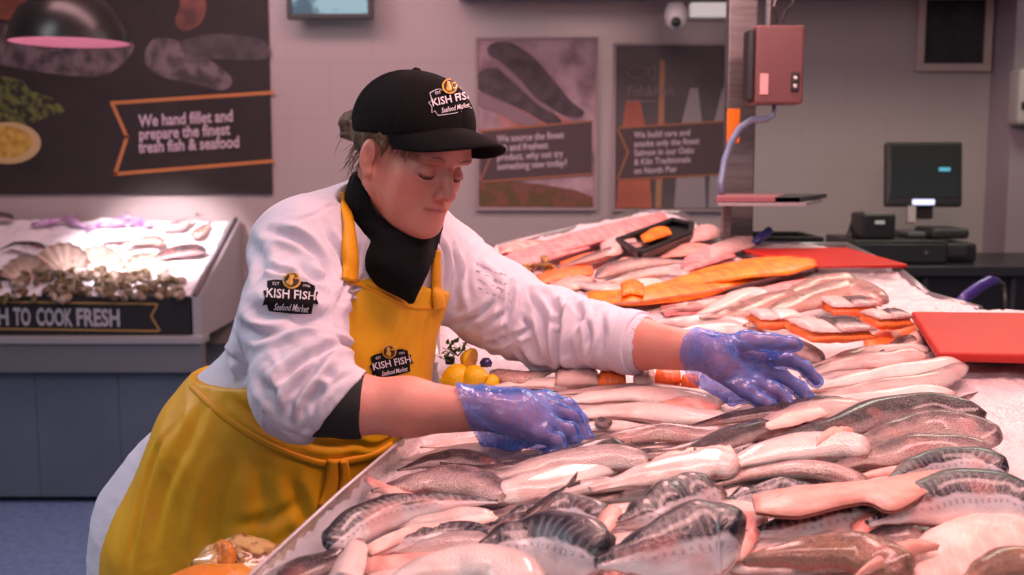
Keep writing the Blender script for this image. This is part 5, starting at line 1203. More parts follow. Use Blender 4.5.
def arm_colour(V, W):
    C = np.repeat(np.array(S(218, 150, 134)[:3], np.float32)[None], len(V), 0); n = np.clip(fbm(V[:, 0] * 40, V[:, 1] * 40, V[:, 2] * 40, 3) + .35, 0, 1)[:, None]
    return C * (1 - .4 * n) + np.array(S(204, 110, 96)[:3], np.float32) * .4 * n
def rarm(s):
    s.cone(RC + (RE - RC) * .5, RC, .043, .041, .02); s.cone(RC, RW + (RC - RW) * .55, .041, .037, .02); s.cone(RW + (RC - RW) * .55, RW, .037, .026, .02, 'u', (Vector((0, -.5, .6)), 1.12)); hand(s, RW, RM, RF, RT)
def larm(s):
    s.cone(LC + (LE - LC) * .5, LC, .042, .040, .02); s.cone(LC, LW, .040, .027, .02, 'u', (Vector((0, -.4, .8)), 1.1)); hand(s, LW, LM, LF, LT)
lo, hi = bounds([RC + (RE - RC) * .5, RC, RW] + RM + RT + [q for f_ in RF for q in f_], .055); sr, Vr, Qr = arm_mesh(lo, hi, rarm)
lo, hi = bounds([LC + (LE - LC) * .5, LC, LW] + LM + LT + [q for f_ in LF for q in f_], .055); sl_, Vl, Ql = arm_mesh(lo, hi, larm)
allV += [Vr, Vl]; allQ += [Qr, Ql]; allC += [arm_colour(Vr, RW), arm_colour(Vl, LW)]
# the rest of the body under the clothes: trunk, upper arms, legs
s = SDF((-.95, 1.35, .04), (.30, 2.12, 1.48), .010)
for i in range(3): s.cone(TP[i], TP[i + 1], TR[i] - .035, TR[i + 1] - .035, .05, 'u', (rd, (TF[i] + TF[i + 1]) / 2))
s.cone(T2, T3, .125, .145, .05, 'u', (rd, 1.2)); hipc = T3 + (T4 - T3) * .4; s.cone(T3, hipc, .145, .150, .05, 'u', (rd, 1.2))
s.cone(RS, RE, .048, .040, .03); s.cone(RE, RC, .040, .038, .02); s.cone(LS, LE, .048, .040, .03); s.cone(LE, LC, .040, .038, .02); s.cone(NBs, T0, .055, .08, .05)
FOOT = []
for sg in (-1, 1):
    hp = hipc + rd * (.085 * sg) + Vector((0, 0, -.04)); kn_ = Vector((hp.x + .02, hp.y - .01, .47)); an = Vector((hp.x - .02, hp.y + .0, .09)); FOOT.append(an)
    s.cone(hp, kn_, .082, .055, .03); s.cone(kn_, an, .055, .035, .02); s.cone(an + Vector((0, 0, -.03)), an + fd * .13 + Vector((0, 0, -.045)), .03, .022, .02)
V, Q = s.mesh(); allV.append(V); allQ.append(Q); allC.append(arm_colour(V, T0))
off = 0; QQ = []
for v, q in zip(allV, allQ): QQ.append(q + off); off += len(v)
me = npmesh(np.concatenate(allV), np.concatenate(QQ)); vcol(me, 'tone', np.concatenate(allC)); body = link('body', me, m_skin, woman)

# ---- coat
m_coat, nt, b_ = newmat('white cotton coat'); b_.inputs['Roughness'].default_value = .85; b_.inputs['Base Color'].default_value = S(214, 208, 220); b_.inputs['Sheen Weight'].default_value = .15
tc = N(nt, 'ShaderNodeTexCoord'); n_ = N(nt, 'ShaderNodeTexNoise', Scale=16.0, Detail=6.0, Distortion=.6); L(nt, tc.outputs['Object'], n_.inputs['Vector']); bp_ = N(nt, 'ShaderNodeBump', Strength=.35, Distance=.012); L(nt, n_.outputs['Fac'], bp_.inputs['Height']); L(nt, bp_.outputs[0], b_.inputs['Normal'])
s = SDF((-.88, 1.37, .64), (.30, 2.10, 1.49), .0031)
torso(s, .0, .05)
s.ell(T0 + Vector((-.02, 0, .02)), (.16, .10, .075), (rd, fd, Vector((0, 0, 1))), .05)
s.cone(T0 + Vector((0, 0, .0)), RS, .085, .066, .05); s.cone(T0, LS, .085, .068, .05)
s.cone(NBs + Vector((-.035, .02, -.055)), RS + Vector((.01, 0, .005)), .060, .060, .04)
RU = RS + (RE - RS) * .5 + Vector((-.012, -.01, 0))
s.chain([RS, RU, RE, RC + (RC - RE) * .18], [.070, .072, .062, .050], .03)
LU = LS + (LE - LS) * .5 + Vector((0, -.01, -.01))
s.chain([LS, LU, LE, LC], [.070, .076, .066, .050], .03)
# back hem flare
s.cone(T3 - fd * .045, T4 - fd * .085, .152, .205, .04); s.cone(T4 - fd * .085, T5 - fd * .12, .205, .245, .05)
# openings
dR = (RW - RC).normalized(); s.cone(RC - dR * .05, RC + dR * .09, .0425, .0425, .002, 's')
sl = s.win(A3(RC) - .11, A3(RC) + .11, 0); X_, Y_, Z_ = s.grid(sl); cn = Vector((.77, -.05, -.63)).normalized(); cp = at(342, 401, 1.475)
pl = (X_ - cp.x) * cn.x + (Y_ - cp.y) * cn.y + (Z_ - cp.z) * cn.z; s.D[sl] = np.where(Y_ < 1.575, np.maximum(s.D[sl], pl), s.D[sl])
dL = (LC - LE).normalized(); s.cone(LC - dL * .03, LC + dL * .09, .0435, .046, .002, 's')
s.cone(NBs + (H(-.02, 0, -.05) - NBs) * .0 - Vector((0, 0, .02)), H(-.01, 0, -.08), .062, .085, .01, 's')
V, Q = s.mesh(); V = relax(V, Q, 2, .5)
def fold(V, freq, ax, per=.25, seed=0.0):
    """ridged folds whose crests run across ax"""
    a = A3(Vector(ax).normalized()); p = V - (V @ a)[:, None] * a * (1 - 1 / max(per, 1e-3) * 0 - 1) * 0
    u = V @ a; q = (V - u[:, None] * a) * per
    c = u[:, None] * a + q; n = vnoise(c[:, 0] * freq + seed, c[:, 1] * freq + seed * .7, c[:, 2] * freq + 3.1)
    return 1 - 3.2 * np.clip(np.sqrt(n * n + .0012), 0, .45)
Nn = vnorm(V, Q)
tR1, dR1 = seg(V, RS, RE); tR2, dR2 = seg(V, RE, RC); tL1, dL1 = seg(V, LS, LE); tL2, dL2 = seg(V, LE, LC); tT, dT = seg(V, T0, T3)
wR = np.clip((.115 - np.minimum(dR1, dR2)) / .03, 0, 1); wL = np.clip((.11 - np.minimum(dL1, dL2)) / .03, 0, 1)
wR *= (V[:, 1] < 1.78)
nearE = np.exp(-((V - A3(RE + Vector((.0, 0, .035)))) ** 2).sum(1) / .10 ** 2); nearLE = np.exp(-((V - A3(LE)) ** 2).sum(1) / .13 ** 2)
axR = (RE - RS).normalized() + Vector((.55, 0, .1)); axR2 = Vector((.75, 0, .65)); axL = (LC - LS).normalized() + Vector((0, 0, .35))
disp = wR * (.0055 * nearE * fold(V, 42, axR2, .28, 2) + .0035 * fold(V, 24, axR, .35, 5) + .0012 * fold(V, 70, axR, .3, 8))
disp += wL * ((.0045 + .004 * nearLE) * fold(V, 27, axL, .32, 1) + .002 * fold(V, 55, axL, .25, 4))
wT = np.clip(1 - np.maximum(wR, wL), 0, 1)
disp += wT * (-.004 + .0038 * fold(V, 13, Vector((.9, .2, .35)), .3, 9) + .0012 * fold(V, 30, Vector((.6, .3, .7)), .3, 3)) 
# drag lines from the shoulder to the armpit
pit = A3(at(345, 290, 1.66)); rr_ = np.linalg.norm(V - pit, axis=1); ang = np.arctan2(V[:, 2] - pit[2], V[:, 0] - pit[0])
disp += .0038 * np.exp(-(rr_ / .13) ** 2) * np.sin(ang * 9 + rr_ * 18) * (V[:, 0] < pit[0] + .03)
def strokes(V, lst, bv, w0=1.0):
    out = np.zeros(len(V), np.float32)
    for px, d, w in lst:
        P = [hit_(x, y, bv) for x, y in px]; P = [p for p in P if p is not None]
        if len(P) < 2: continue
        P = catmull(P, len(P) * 4); A = np.stack([A3(p) for p in P]); lo_, hi_ = A.min(0) - 4 * w, A.max(0) + 4 * w
        m = np.all((V > lo_) & (V < hi_), 1); v = V[m]; best = np.full(len(v), 9.0, np.float32); tb = np.zeros(len(v), np.float32)
        for i in range(len(A) - 1):
            ab = A[i + 1] - A[i]; t = np.clip(((v - A[i]) @ ab) / max(float(ab @ ab), 1e-9), 0, 1); dd = np.linalg.norm(v - A[i] - t[:, None] * ab, axis=1)
            u = dd < best; best[u] = dd[u]; tb[u] = ((i + t) / (len(A) - 1))[u]
        e = np.clip(np.sin(np.pi * np.clip(tb, .04, .96)) * 1.6, 0, 1)
        out[m] += e * d * w0 * (-np.exp(-(best / w) ** 2) + .6 * np.exp(-((best - 1.9 * w) / (1.1 * w)) ** 2))
    return out
def hit_(x, y, bv):
    h = bv.ray_cast(CAM, ray(x, y).normalized()); return h[0]
COAT_FOLDS = [([(293, 226), (304, 220), (319, 214), (329, 207), (341, 204)], .0030, .003), ([(268, 231), (287, 235), (304, 243), (319, 258), (326, 272), (331, 294)], .0075, .007), ([(297, 263), (312, 277), (326, 285)], .006, .006),
 ([(265, 266), (275, 270), (287, 272), (300, 275)], .005, .005), ([(326, 224), (334, 243), (341, 260), (343, 287), (336, 307)], .007, .006), ([(239, 285), (248, 304), (270, 316), (307, 318), (336, 319)], .008, .010), ([(226, 306), (232, 330), (239, 344), (245, 358), (248, 373)], .012, .009),
 ([(239, 324), (263, 334), (292, 327), (322, 315)], .007, .008), ([(322, 339), (346, 346), (363, 361)], .006, .005), ([(278, 392), (287, 375), (304, 361), (326, 351), (346, 346)], .010, .0065), ([(291, 420), (291, 400), (300, 383), (314, 368), (326, 358)], .011, .0062),
 ([(306, 428), (305, 410), (317, 392), (330, 376), (351, 358)], .010, .0060), ([(312, 433), (314, 407), (326, 390), (346, 378), (362, 371)], .007, .0045), ([(262, 380), (272, 395), (280, 412)], .007, .008),
 ([(226, 337), (236, 340), (243, 352)], .006, .006), ([(232, 352), (240, 366), (244, 380)], .006, .006), ([(215, 340), (212, 356), (206, 370)], .006, .008), ([(250, 240), (262, 260), (256, 285)], .004, .010),
 ([(441, 238), (447, 264), (441, 297), (438, 362)], .006, .006), ([(455, 247), (458, 279), (455, 309), (447, 353)], .006, .007), ([(452, 335), (473, 329), (506, 312)], .008, .006), ([(452, 325), (479, 316), (497, 298)], .007, .006), ([(460, 348), (485, 344), (510, 335)], .006, .006),
 ([(512, 282), (509, 306), (500, 338)], .008, .0045), ([(529, 291), (538, 309), (544, 332), (552, 362)], .008, .006), ([(547, 294), (559, 317), (557, 347), (562, 368)], .010, .006), ([(568, 297), (561, 318), (550, 326)], .007, .005), ([(574, 303), (580, 317), (568, 353)], .009, .006),
 ([(585, 317), (589, 338), (586, 368)], .006, .005), ([(603, 309), (603, 338), (597, 368)], .006, .006), ([(514, 335), (529, 329), (522, 317)], .006, .005), ([(619, 312), (616, 340), (620, 368)], .0025, .003), ([(474, 262), (490, 275), (500, 290)], .003, .006), ([(520, 350), (530, 362), (545, 368)], .006, .006),
 ([(468, 246), (466, 275), (470, 300)], .004, .006)]
BV0 = bvh(V, Q); disp = disp * .8 + strokes(V, COAT_FOLDS, BV0, 1.5)
for c_ in (LC, RC): disp *= 1 - .92 * np.exp(-(np.linalg.norm(V - A3(c_), axis=1) / .062) ** 6)
V = V + Nn * disp[:, None]; V = relax(V, Q, 1, .12)
Vc, Qc = V, Q
coat = link('coat', npmesh(V, Q), m_coat, woman); BV_coat = bvh(V, Q)
m_cuffb = mat('black undersleeve', (.012, .012, .014), .8)
# ---- rolled coat cuffs
s = SDF(*bounds([LC, LC + dL * .03], .08), .0032)
s.cone(LC - dL * .014, LC + dL * .003, .0555, .0545, 0); s.cone(LC - dL * .04, LC + dL * .04, .0470, .0470, .001, 's')
s.ell(LC + dL * .03, (.03, .08, .08), (dL, Vector((0, 1, 0)), Vector((0, 0, 1))), .002, 's')
s.ell(LC - dL * .055, (.03, .08, .08), (dL, Vector((0, 1, 0)), Vector((0, 0, 1))), .002, 's')
V, Q = s.mesh(); link('coat_cuff', npmesh(relax(V, Q, 2), Q), m_coat, woman)
s = SDF(*bounds([RC], .075), .003)
s.cone(RC - dR * .062 + Vector((0, .004, -.012)), RC - dR * .004, .0375, .0480, 0); s.cone(RC - dR * .004, RC + dR * .012, .0480, .0478, 0); s.ell(RC + dR * .047, (.03, .07, .07), (dR, Vector((0, 1, 0)), Vector((0, 0, 1))), .002, 's'); s.ell(RC - dR * .085, (.03, .07, .07), (dR, Vector((0, 1, 0)), Vector((0, 0, 1))), .002, 's')
V, Q = s.mesh(); link('undersleeve', npmesh(relax(V, Q, 2), Q), m_cuffb, woman)

# ---- black shirt collar and neckerchief
m_blk = mat('black jersey', (.007, .007, .008), .95, spec=.12, bump=.3, bscale=45)
s = SDF((-.40, 1.52, 1.18), (.05, 1.95, 1.55), .0034)
s.cone(NBs - Vector((-.012, 0, .05)), H(-.024, 0, -.085), .074, .064, 0); s.cone(NBs, H(.012, 0, -.125), .075, .045, .02)
kn1 = at(398, 262, 1.68); kn2 = at(411, 300, 1.675)
s.cone(NBs + fd * .035 + Vector((0, 0, -.0)), kn1, .064, .040, .03, 'u', (rd, 1.08)); s.cone(kn1, kn2, .044, .006, .02, 'u', (rd, 1.3))
s.cone(H(-.022, 0, -.06), H(-.02, 0, .10), .057, .09, .004, 's'); s.ell(H(.03, 0, -.055), hr(.09, .068, .066), AX, .008, 's')
X_, Y_, Z_ = s.all(); 
V, Q = s.mesh(); V = relax(V, Q, 1); Nn = vnorm(V, Q); V = V + Nn * (.0035 * fold(V, 26, Vector((.3, -.2, .8)), .35, 3))[:, None]
link('neckerchief', npmesh(relax(V, Q, 1), Q), m_blk, woman); BV_scarf = bvh(V, Q)

# ---- apron
m_apr, nt, b_ = newmat('yellow waxed apron cloth'); b_.inputs['Roughness'].default_value = .55
tc = N(nt, 'ShaderNodeTexCoord'); n_ = N(nt, 'ShaderNodeTexNoise', Scale=9.0, Detail=5.0, Distortion=.5); L(nt, tc.outputs['Object'], n_.inputs['Vector'])
L(nt, mixrgb(nt, sstep(nt, n_.outputs['Fac'], .35, .65), S(232, 176, 18), S(222, 160, 14)), b_.inputs['Base Color'])
bp_ = N(nt, 'ShaderNodeBump', Strength=.3, Distance=.015); L(nt, n_.outputs['Fac'], bp_.inputs['Height']); L(nt, bp_.outputs[0], b_.inputs['Normal'])
s = SDF((-.92, 1.46, .56), (.06, 2.13, 1.40), .0045); torso(s, .0, .05)
X_, Y_, Z_ = s.all(); D = s.D
zs = np.array([T5.z, T4.z, T3.z, T2.z, T1.z, T0.z]); cx = np.interp(Z_, zs, [T5.x, T4.x, T3.x, T2.x, T1.x, T0.x]); cy = np.interp(Z_, zs, [T5.y, T4.y, T3.y, T2.y, T1.y, T0.y])
lat = (X_ - cx) * rd.x + (Y_ - cy) * rd.y; fwd_ = (X_ - cx) * fd.x + (Y_ - cy) * fd.y
zW = at(230, 374, 1.75).z; zTop = at(385, 290, 1.66).z; z430 = at(154, 428, 1.8).z; z575 = at(107, 575, 1.8).z
lim = np.radians(np.interp(Z_, [z575, z430, zW], [106, 119, 150])); angl = np.arctan2(np.abs(lat), fwd_); rad = np.sqrt(lat ** 2 + fwd_ ** 2)
g_skirt = np.maximum((angl - lim) * rad, Z_ - (zW - .0 - .10 * np.clip(np.cos(angl) + .2, 0, 1) * 0))
ztop = zTop + .9 * (np.abs(lat) * .0) - np.where(lat > 0, -lat * .22, -lat * .05) * 0 + lat * .20
g_bib = np.maximum(np.maximum(np.abs(lat + .0) - .125, Z_ - ztop), -fwd_)
# the bib flares into the skirt
fl = np.clip(1 - (Z_ - zW) / .05, 0, 1); g_bib = np.maximum(np.maximum(np.abs(lat) - .125 - .06 * fl ** 2, Z_ - ztop), -fwd_)
g = np.minimum(g_skirt, g_bib)
s.D = np.maximum(np.maximum(D - .0085, -(D + .001)), g).astype(np.float32)
del X_, Y_, Z_, cx, cy, lat, fwd_, lim, angl, rad, g_skirt, g_bib, fl, g, ztop
V, Q = s.mesh(); V = relax(V, Q, 1, .4); Nn = vnorm(V, Q)
d = .0022 * np.clip(fold(V, 9, Vector((.9, -.3, .35)), .25, 6), -.3, 1) + .0012 * np.clip(fold(V, 22, Vector((.8, -.3, .5)), .25, 2), -.3, 1)
sg = np.sign(((V - A3(T2)) * Nn * np.array([1, 1, 0])).sum(1)); 
APRON_FOLDS = [([(205, 395), (188, 440), (160, 500), (150, 560)], .007, .012), ([(235, 450), (215, 500), (205, 560)], .008, .014), ([(262, 470), (262, 520), (245, 560)], .006, .012), ([(290, 475), (300, 505), (310, 530)], .006, .010), ([(180, 420), (150, 470), (135, 530), (128, 575)], .006, .008),
 ([(230, 395), (258, 420), (300, 442)], .006, .007), ([(300, 440), (330, 445), (360, 442)], .005, .006), ([(345, 440), (375, 446), (395, 436)], .004, .005), ([(350, 288), (352, 310), (346, 332)], .005, .006), ([(428, 312), (424, 345), (422, 378)], .005, .006), ([(404, 306), (402, 330), (398, 345)], .003, .006), ([(300, 500), (270, 520), (230, 525)], .005, .010)]
d = d + strokes(V, APRON_FOLDS, bvh(V, Q), .9)
V = V + Nn * (np.abs(sg) * d)[:, None] * (sg > 0)[:, None]; V = relax(V, Q, 1, .3)
apron = link('apron', npmesh(V, Q), m_apr, woman); BV_apron = bvh(V, Q)
def hit(px, py, bvs, off=0.0):
    d = ray(px, py).normalized(); best = None
    for bv in bvs:
        h = bv.ray_cast(CAM, d)
        if h[0] is not None and (best is None or h[3] < best[1]): best = (h[0], h[3], h[1])
    if best is None: return None, None
    n = best[2] if best[2].dot(d) < 0 else -best[2]
    return best[0] + n * off, n
def band(name, px, wpx, bvs, m, parent, off=.002, th=.0022, n=26):
    """a flat band laid on the cloth along a path"""
    P = catmull([Vector((x, y, 0)) for x, y in px], n); vs = []; last = None
    for i, p in enumerate(P):
        t = (P[min(i + 1, n)] - P[max(i - 1, 0)]).normalized(); nn = Vector((-t.y, t.x, 0)); w = wpx if not isinstance(wpx, (list, tuple)) else wpx[0] + (wpx[1] - wpx[0]) * i / n
        row = []
        for k in (-1, -.5, 0, .5, 1):
            q = p + nn * (w / 2 * k); h_, no = hit(q.x, q.y, bvs, off)
            if h_ is None: h_, no = (last if last else (at(q.x, q.y, 1.7), -FWD))
            last = (h_, no); row.append((h_, no))
        vs.append(row)
    N_ = (n + 1) * 5; out = [r[0] for row in vs for r in row]
    # smooth the path so it bridges creases
    for it in range(4):
        o2 = list(out)
        for i in range(1, n):
            for k in range(5): o2[i * 5 + k] = out[i * 5 + k] * .5 + (out[(i - 1) * 5 + k] + out[(i + 1) * 5 + k]) * .25
        out = o2
    nb_ = [sum((r[1] for r in row), Vector()).normalized() for row in vs]
    allv = [out[i * 5 + k] + nb_[i] * (th * (1 if 0 < k < 4 else .3)) for i in range(n + 1) for k in range(5)] + [out[i * 5 + k] - nb_[i] * th for i in range(n + 1) for k in range(5)]
    fs = []
    for sfc in (0, 1):
        for i in range(n):
            for k in range(4): a = sfc * N_ + i * 5 + k; fs.append((a, a + 1, a + 6, a + 5))
    for i in range(n):
        for k in (0, 4): a = i * 5 + k; fs.append((a, a + 5, N_ + a + 5, N_ + a))
    for i in (0, n):
        for k in range(4): a = i * 5 + k; fs.append((a, a + 1, N_ + a + 1, N_ + a))
    me = pydata(allv, fs, True); bm = bmesh.new(); bm.from_mesh(me); bmesh.ops.recalc_face_normals(bm, faces=bm.faces[:]); bm.to_mesh(me); bm.free(); return link(name, me, m, parent)
UPB = [BV_coat, BV_apron, BV_scarf]
m_apr2 = mat('apron binding', S(226, 158, 12), .6)
band('apron_strap', [(347, 282), (349, 262), (347, 235), (344, 208), (342, 192)], [13, 8], [BV_coat, BV_apron], m_apr2, woman, .0075, .003)
band('apron_strap', [(437, 308), (435, 290), (434, 268), (436, 250)], [11, 6], [BV_coat, BV_apron], m_apr2, woman, .006, .003)
band('waist_band', [(192, 386), (210, 404), (236, 425), (275, 448), (322, 464), (346, 461), (373, 456), (393, 445)], 7, [BV_apron], m_apr2, woman, .0015, .002, 40)
band('bib_hem', [(345, 281), (364, 286), (387, 296), (410, 307), (432, 307)], 4, [BV_apron, BV_coat], m_apr2, woman, .001, .0015)
band('tie_end', [(333, 458), (332, 475), (329, 492), (324, 507)], [13, 15], [BV_apron], m_apr2, woman, .005, .0022, 14)
band('tie_end', [(341, 458), (343, 474), (341, 490)], [8, 10], [BV_apron], m_apr2, woman, .009, .002, 12)

# ---- cap
m_cap = mat('black cap cotton', (.006, .0055, .006), .95, spec=.12, bump=.15, bscale=400)
cap = bpy.data.objects.new('cap', None); 
s = SDF((-.36, 1.53, 1.42), (.02, 1.88, 1.70), .0028)
s.ell(H(-.010, 0, .038), hr(.107, .087, .090), AX, 0); s.ell(H(.025, 0, .055), hr(.074, .072, .070), AX, .02)
s.ell(H(-.012, 0, .036), hr(.103, .081, .089), AX, .0, 's')
X_, Y_, Z_ = s.all(); X_ = (X_ - HC.x); Y_ = (Y_ - HC.y); Z_ = (Z_ - HC.z)
f_ = (X_ * Fh.x + Y_ * Fh.y + Z_ * Fh.z) / HS; l_2 = (X_ * Lh.x + Y_ * Lh.y + Z_ * Lh.z) / HS; u_ = (X_ * Uh.x + Y_ * Uh.y + Z_ * Uh.z) / HS
cut = (.023 + .10 * f_ + .12 * np.clip(f_, -1, 0) + 2.6 * np.clip(f_, 0, 1) ** 2) - u_
hole = .030 - np.sqrt(((u_ - .015) ** 2) + (l_2) ** 2) ; hole = np.where(f_ < -.03, hole, -1)
s.D = np.maximum(np.maximum(s.D, cut * HS), hole).astype(np.float32)
V, Q = s.mesh(); V = relax(V, Q, 1)
P = local(V); an = np.arctan2(P[:, 1], P[:, 0] + .014); seamd = np.min([np.abs(np.angle(np.exp(1j * (an - k * PI / 3 - PI / 6 * 0)))) for k in range(6)], axis=0)
V = V - vnorm(V, Q) * (.0018 * np.exp(-(seamd / .03) ** 2) * (P[:, 2] > .03))[:, None]
capo = link('cap', npmesh(V, Q), m_cap, woman); BV_cap = bvh(V, Q)
b = MB(); b.lathe([(0, .006), (.004, .0055), (.007, .003), (.0085, 0)], (0, 0, 0), 16); Mx = Matrix((Fh, Lh, Uh)).transposed()
for v_ in b.bm.verts: v_.co = Mx @ v_.co + H(-.028, 0, .1245)
b.obj('cap_button', m_cap, capo, sm=True)
# peak
nA, nB = 28, 10; vs = []
for side in (1, -1):
    for i in range(nA + 1):
        a = -1 + 2 * i / nA; th_ = a * 1.22
        for j in range(nB + 1):
            e = j / nB; ext = .086 * math.cos(a * PI / 2 * .96) ** .6
            rootf, rootl = -.014 + .112 * math.cos(th_), .087 * math.sin(th_)
            f2 = rootf + ext * e; l2 = rootl * (1 - .06 * e); u2 = .028 + .10 * max(rootf, 0) + 2.6 * max(rootf, 0) ** 2 + .002 - .020 * (l2 / .08) ** 2 * e ** .6 - .010 * e * e + .006 * e
            vs.append(H(f2, l2, u2 + side * .0016))
fs = []; M0 = (nA + 1) * (nB + 1)
for sfc in (0, 1):
    for i in range(nA):
        for j in range(nB): a = sfc * M0 + i * (nB + 1) + j; fs.append((a, a + 1, a + nB + 2, a + nB + 1))
bd = [i * (nB + 1) + nB for i in range(nA + 1)]
for a, c in zip(bd, bd[1:]): fs.append((a, c, M0 + c, M0 + a))
me = pydata(vs, fs, True); bm = bmesh.new(); bm.from_mesh(me); bmesh.ops.recalc_face_normals(bm, faces=bm.faces[:]); bm.to_mesh(me); bm.free(); link('cap_peak', me, m_cap, capo)

# ---- hair
m_hair = mat('brown hair', S(66, 44, 28), .5, col2=S(118, 88, 58), nscale=50, stretch=(1, 1, .25), bump=.8, bscale=160)
s = SDF((-.36, 1.53, 1.36), (.02, 1.90, 1.66), .0026)
s.ell(H(-.016, 0, .028), hr(.101, .0805, .086), AX, 0)
s.ell(H(.045, 0, -.02), hr(.075, .09, .085), AX, .006, 's')       # opens for the face
s.ell(H(-.045, 0, -.075), hr(.12, .10, .055), AX, .01, 's')
for l in (-1, 1): s.cone(H(.012, l * .075, .024), H(.060, l * .060, .024), .006, .004, .008); s.cone(H(.018, l * .0745, .020), H(.016, l * .0725, -.008), .004, .002, .006)
for l in (-1, 1): s.ell(H(-.008, l * .082, -.014), hr(.018, .02, .030), AX, .004, 's')
s.ell(H(-.118, 0, .012), hr(.030, .034, .032), AX, .006); s.ell(H(-.135, -.012, .004), hr(.022, .022, .026), AX, .006)
V, Q = s.mesh(); Nn = vnorm(V, Q); V = V + Nn * (.0022 * fold(V, 75, Vector((.1, .2, 1)), .22, 3) + .001 * fold(V, 170, Vector((.2, .2, 1)), .2, 5))[:, None]
hair = link('hair', npmesh(V, Q), m_hair, woman)
rh = random.Random(4); b = MB()
for k in range(34):
    a0 = H(-.11 + rh.uniform(-.03, .02), rh.uniform(-.03, .02), rh.uniform(-.03, .045)); d1 = (Fh * rh.uniform(-1, .2) - Lh * rh.uniform(0, 1) + Uh * rh.uniform(-1.2, .8)).normalized()
    b.tube([a0, a0 + d1 * .014, a0 + d1 * .024 - Uh * rh.uniform(0, .012)], [.0006, .0005, .0002], 5)
for k in range(26):
    a0 = H(rh.uniform(-.055, -.02), -.070, rh.uniform(-.03, .0)); b.tube([a0, a0 - Uh * .022 - Fh * rh.uniform(.002, .014), a0 - Uh * rh.uniform(.03, .045) - Fh * rh.uniform(.0, .022)], [.0007, .0005, .0002], 5)
for k in range(30):
    t = rh.random(); a0 = H(.015 + t * .05, -.0745 + t * .012, .022 + .006 * rh.random()); b.tube([a0, a0 - Uh * .012 + Fh * rh.uniform(-.008, .008) - Lh * .001, a0 - Uh * rh.uniform(.016, .030) + Fh * rh.uniform(-.01, .004) - Lh * .0005], [.0007, .0005, .0002], 5)
for k in range(44):
    l_ = -.055 + .10 * rh.random(); f0 = .092 - 5.5 * l_ * l_; a0 = H(f0 - .006, l_, .050); b.tube([a0, H(f0 + .005, l_ + rh.uniform(-.004, .004), .038), H(f0 + .003, l_ + rh.uniform(-.012, .008), rh.uniform(.016, .030))], [.0008, .0006, .0002], 5)
b.obj('loose_strands', m_hair, hair, sm=True)
hair.children[0]['kind'] = 'stuff'

# ---- lashes and brows
BV_head = bvh(allV[0], allQ[0])
def fpt(l, u, off):
    h = BV_head.ray_cast(H(.2, l, u), -Fh); return (h[0] + Fh * off) if h[0] is not None else H(.08, l, u)
m_lash = mat('dark lashes', S(40, 24, 22), .7); m_brow = mat('brown brow hair', S(138, 92, 76), .8)
for sg in (-1, 1):
    b = MB(); b.tube([fpt(sg * l_, -.0185 - .0035 * math.cos((l_ - .033) / .014 * PI / 2), .0002) for l_ in (.0195, .024, .029, .034, .039, .0435, .047)], [.0006, .0011, .0014, .0015, .0014, .0012, .0006], 8); b.obj('eyelashes', m_lash, body, sm=True)
    b = MB(); b.tube([fpt(sg * l_, .0105 + .0045 * math.sin((l_ - .014) / .040 * PI) , -.0008) for l_ in (.014, .020, .027, .034, .042, .050, .055)], [.0008, .0014, .0017, .0017, .0014, .0010, .0005], 8); b.obj('eyebrow', m_brow, body, sm=True)
# ---- gloves
m_glove, nt, b_ = newmat('blue film glove')
lw = N(nt, 'ShaderNodeLayerWeight', Blend=.35); tr_ = N(nt, 'ShaderNodeBsdfTransparent', Color=(.64, .72, 1.0, 1)); df = N(nt, 'ShaderNodeBsdfPrincipled'); df.inputs['Base Color'].default_value = S(88, 140, 232); df.inputs['Roughness'].default_value = .16; df.inputs['Specular IOR Level'].default_value = .9
tc = N(nt, 'ShaderNodeTexCoord'); n_ = N(nt, 'ShaderNodeTexNoise', Scale=15.0, Detail=3.0, Distortion=1.8); L(nt, tc.outputs['Object'], n_.inputs['Vector'])
bp_ = N(nt, 'ShaderNodeBump', Strength=.9, Distance=.008); L(nt, n_.outputs['Fac'], bp_.inputs['Height']); L(nt, bp_.outputs[0], df.inputs['Normal'])
ms = N(nt, 'ShaderNodeMixShader'); L(nt, tr_.outputs[0], ms.inputs[1]); L(nt, df.outputs[0], ms.inputs[2])
ridge = mth(nt, 'SUBTRACT', 1.0, sstep(nt, mth(nt, 'ABSOLUTE', mth(nt, 'SUBTRACT', n_.outputs['Fac'], .5)), .0, .08))
fac = mth(nt, 'ADD', mth(nt, 'MULTIPLY', lw.outputs['Facing'], .50), mth(nt, 'ADD', mth(nt, 'MULTIPLY', ridge, .16), .22), True)
L(nt, fac, ms.inputs[0]); L(nt, ms.outputs[0], nt.nodes['Material Output'].inputs[0])
def glove(lo, hi, fn, cutp, cutn, name, seed, loose):
    s = SDF(lo, hi, .0022); fn(s)
    X_, Y_, Z_ = s.all()
    s.D = (s.D - .0032 - .0020 * np.clip(fbm(X_ * 60 + seed, Y_ * 60, Z_ * 60, 2), -.6, 1)).astype(np.float32); loose(s)
    V, Q = s.mesh(); V = relax(V, Q, 1, .4)
    c = V[Q].mean(1); nrm = A3(cutn); wob = .003 * vnoise(c[:, 0] * 70, c[:, 1] * 70, c[:, 2] * 70)
    Q = Q[((c - A3(cutp)) @ nrm) > wob]; used = np.unique(Q); rm = np.full(len(V), -1); rm[used] = np.arange(len(used)); V = V[used]; Q = rm[Q]
    Nn = vnorm(V, Q); V = V + Nn * (.0024 * fold(V, 48, Vector((.7, .2, .5)), .4, seed) + .0008 * fold(V, 110, Vector((.3, .2, .8)), .5, seed))[:, None]
    return link(name, npmesh(V, Q), m_glove, woman)
nR = (RW - RC).normalized(); cR = RW - nR * .020 
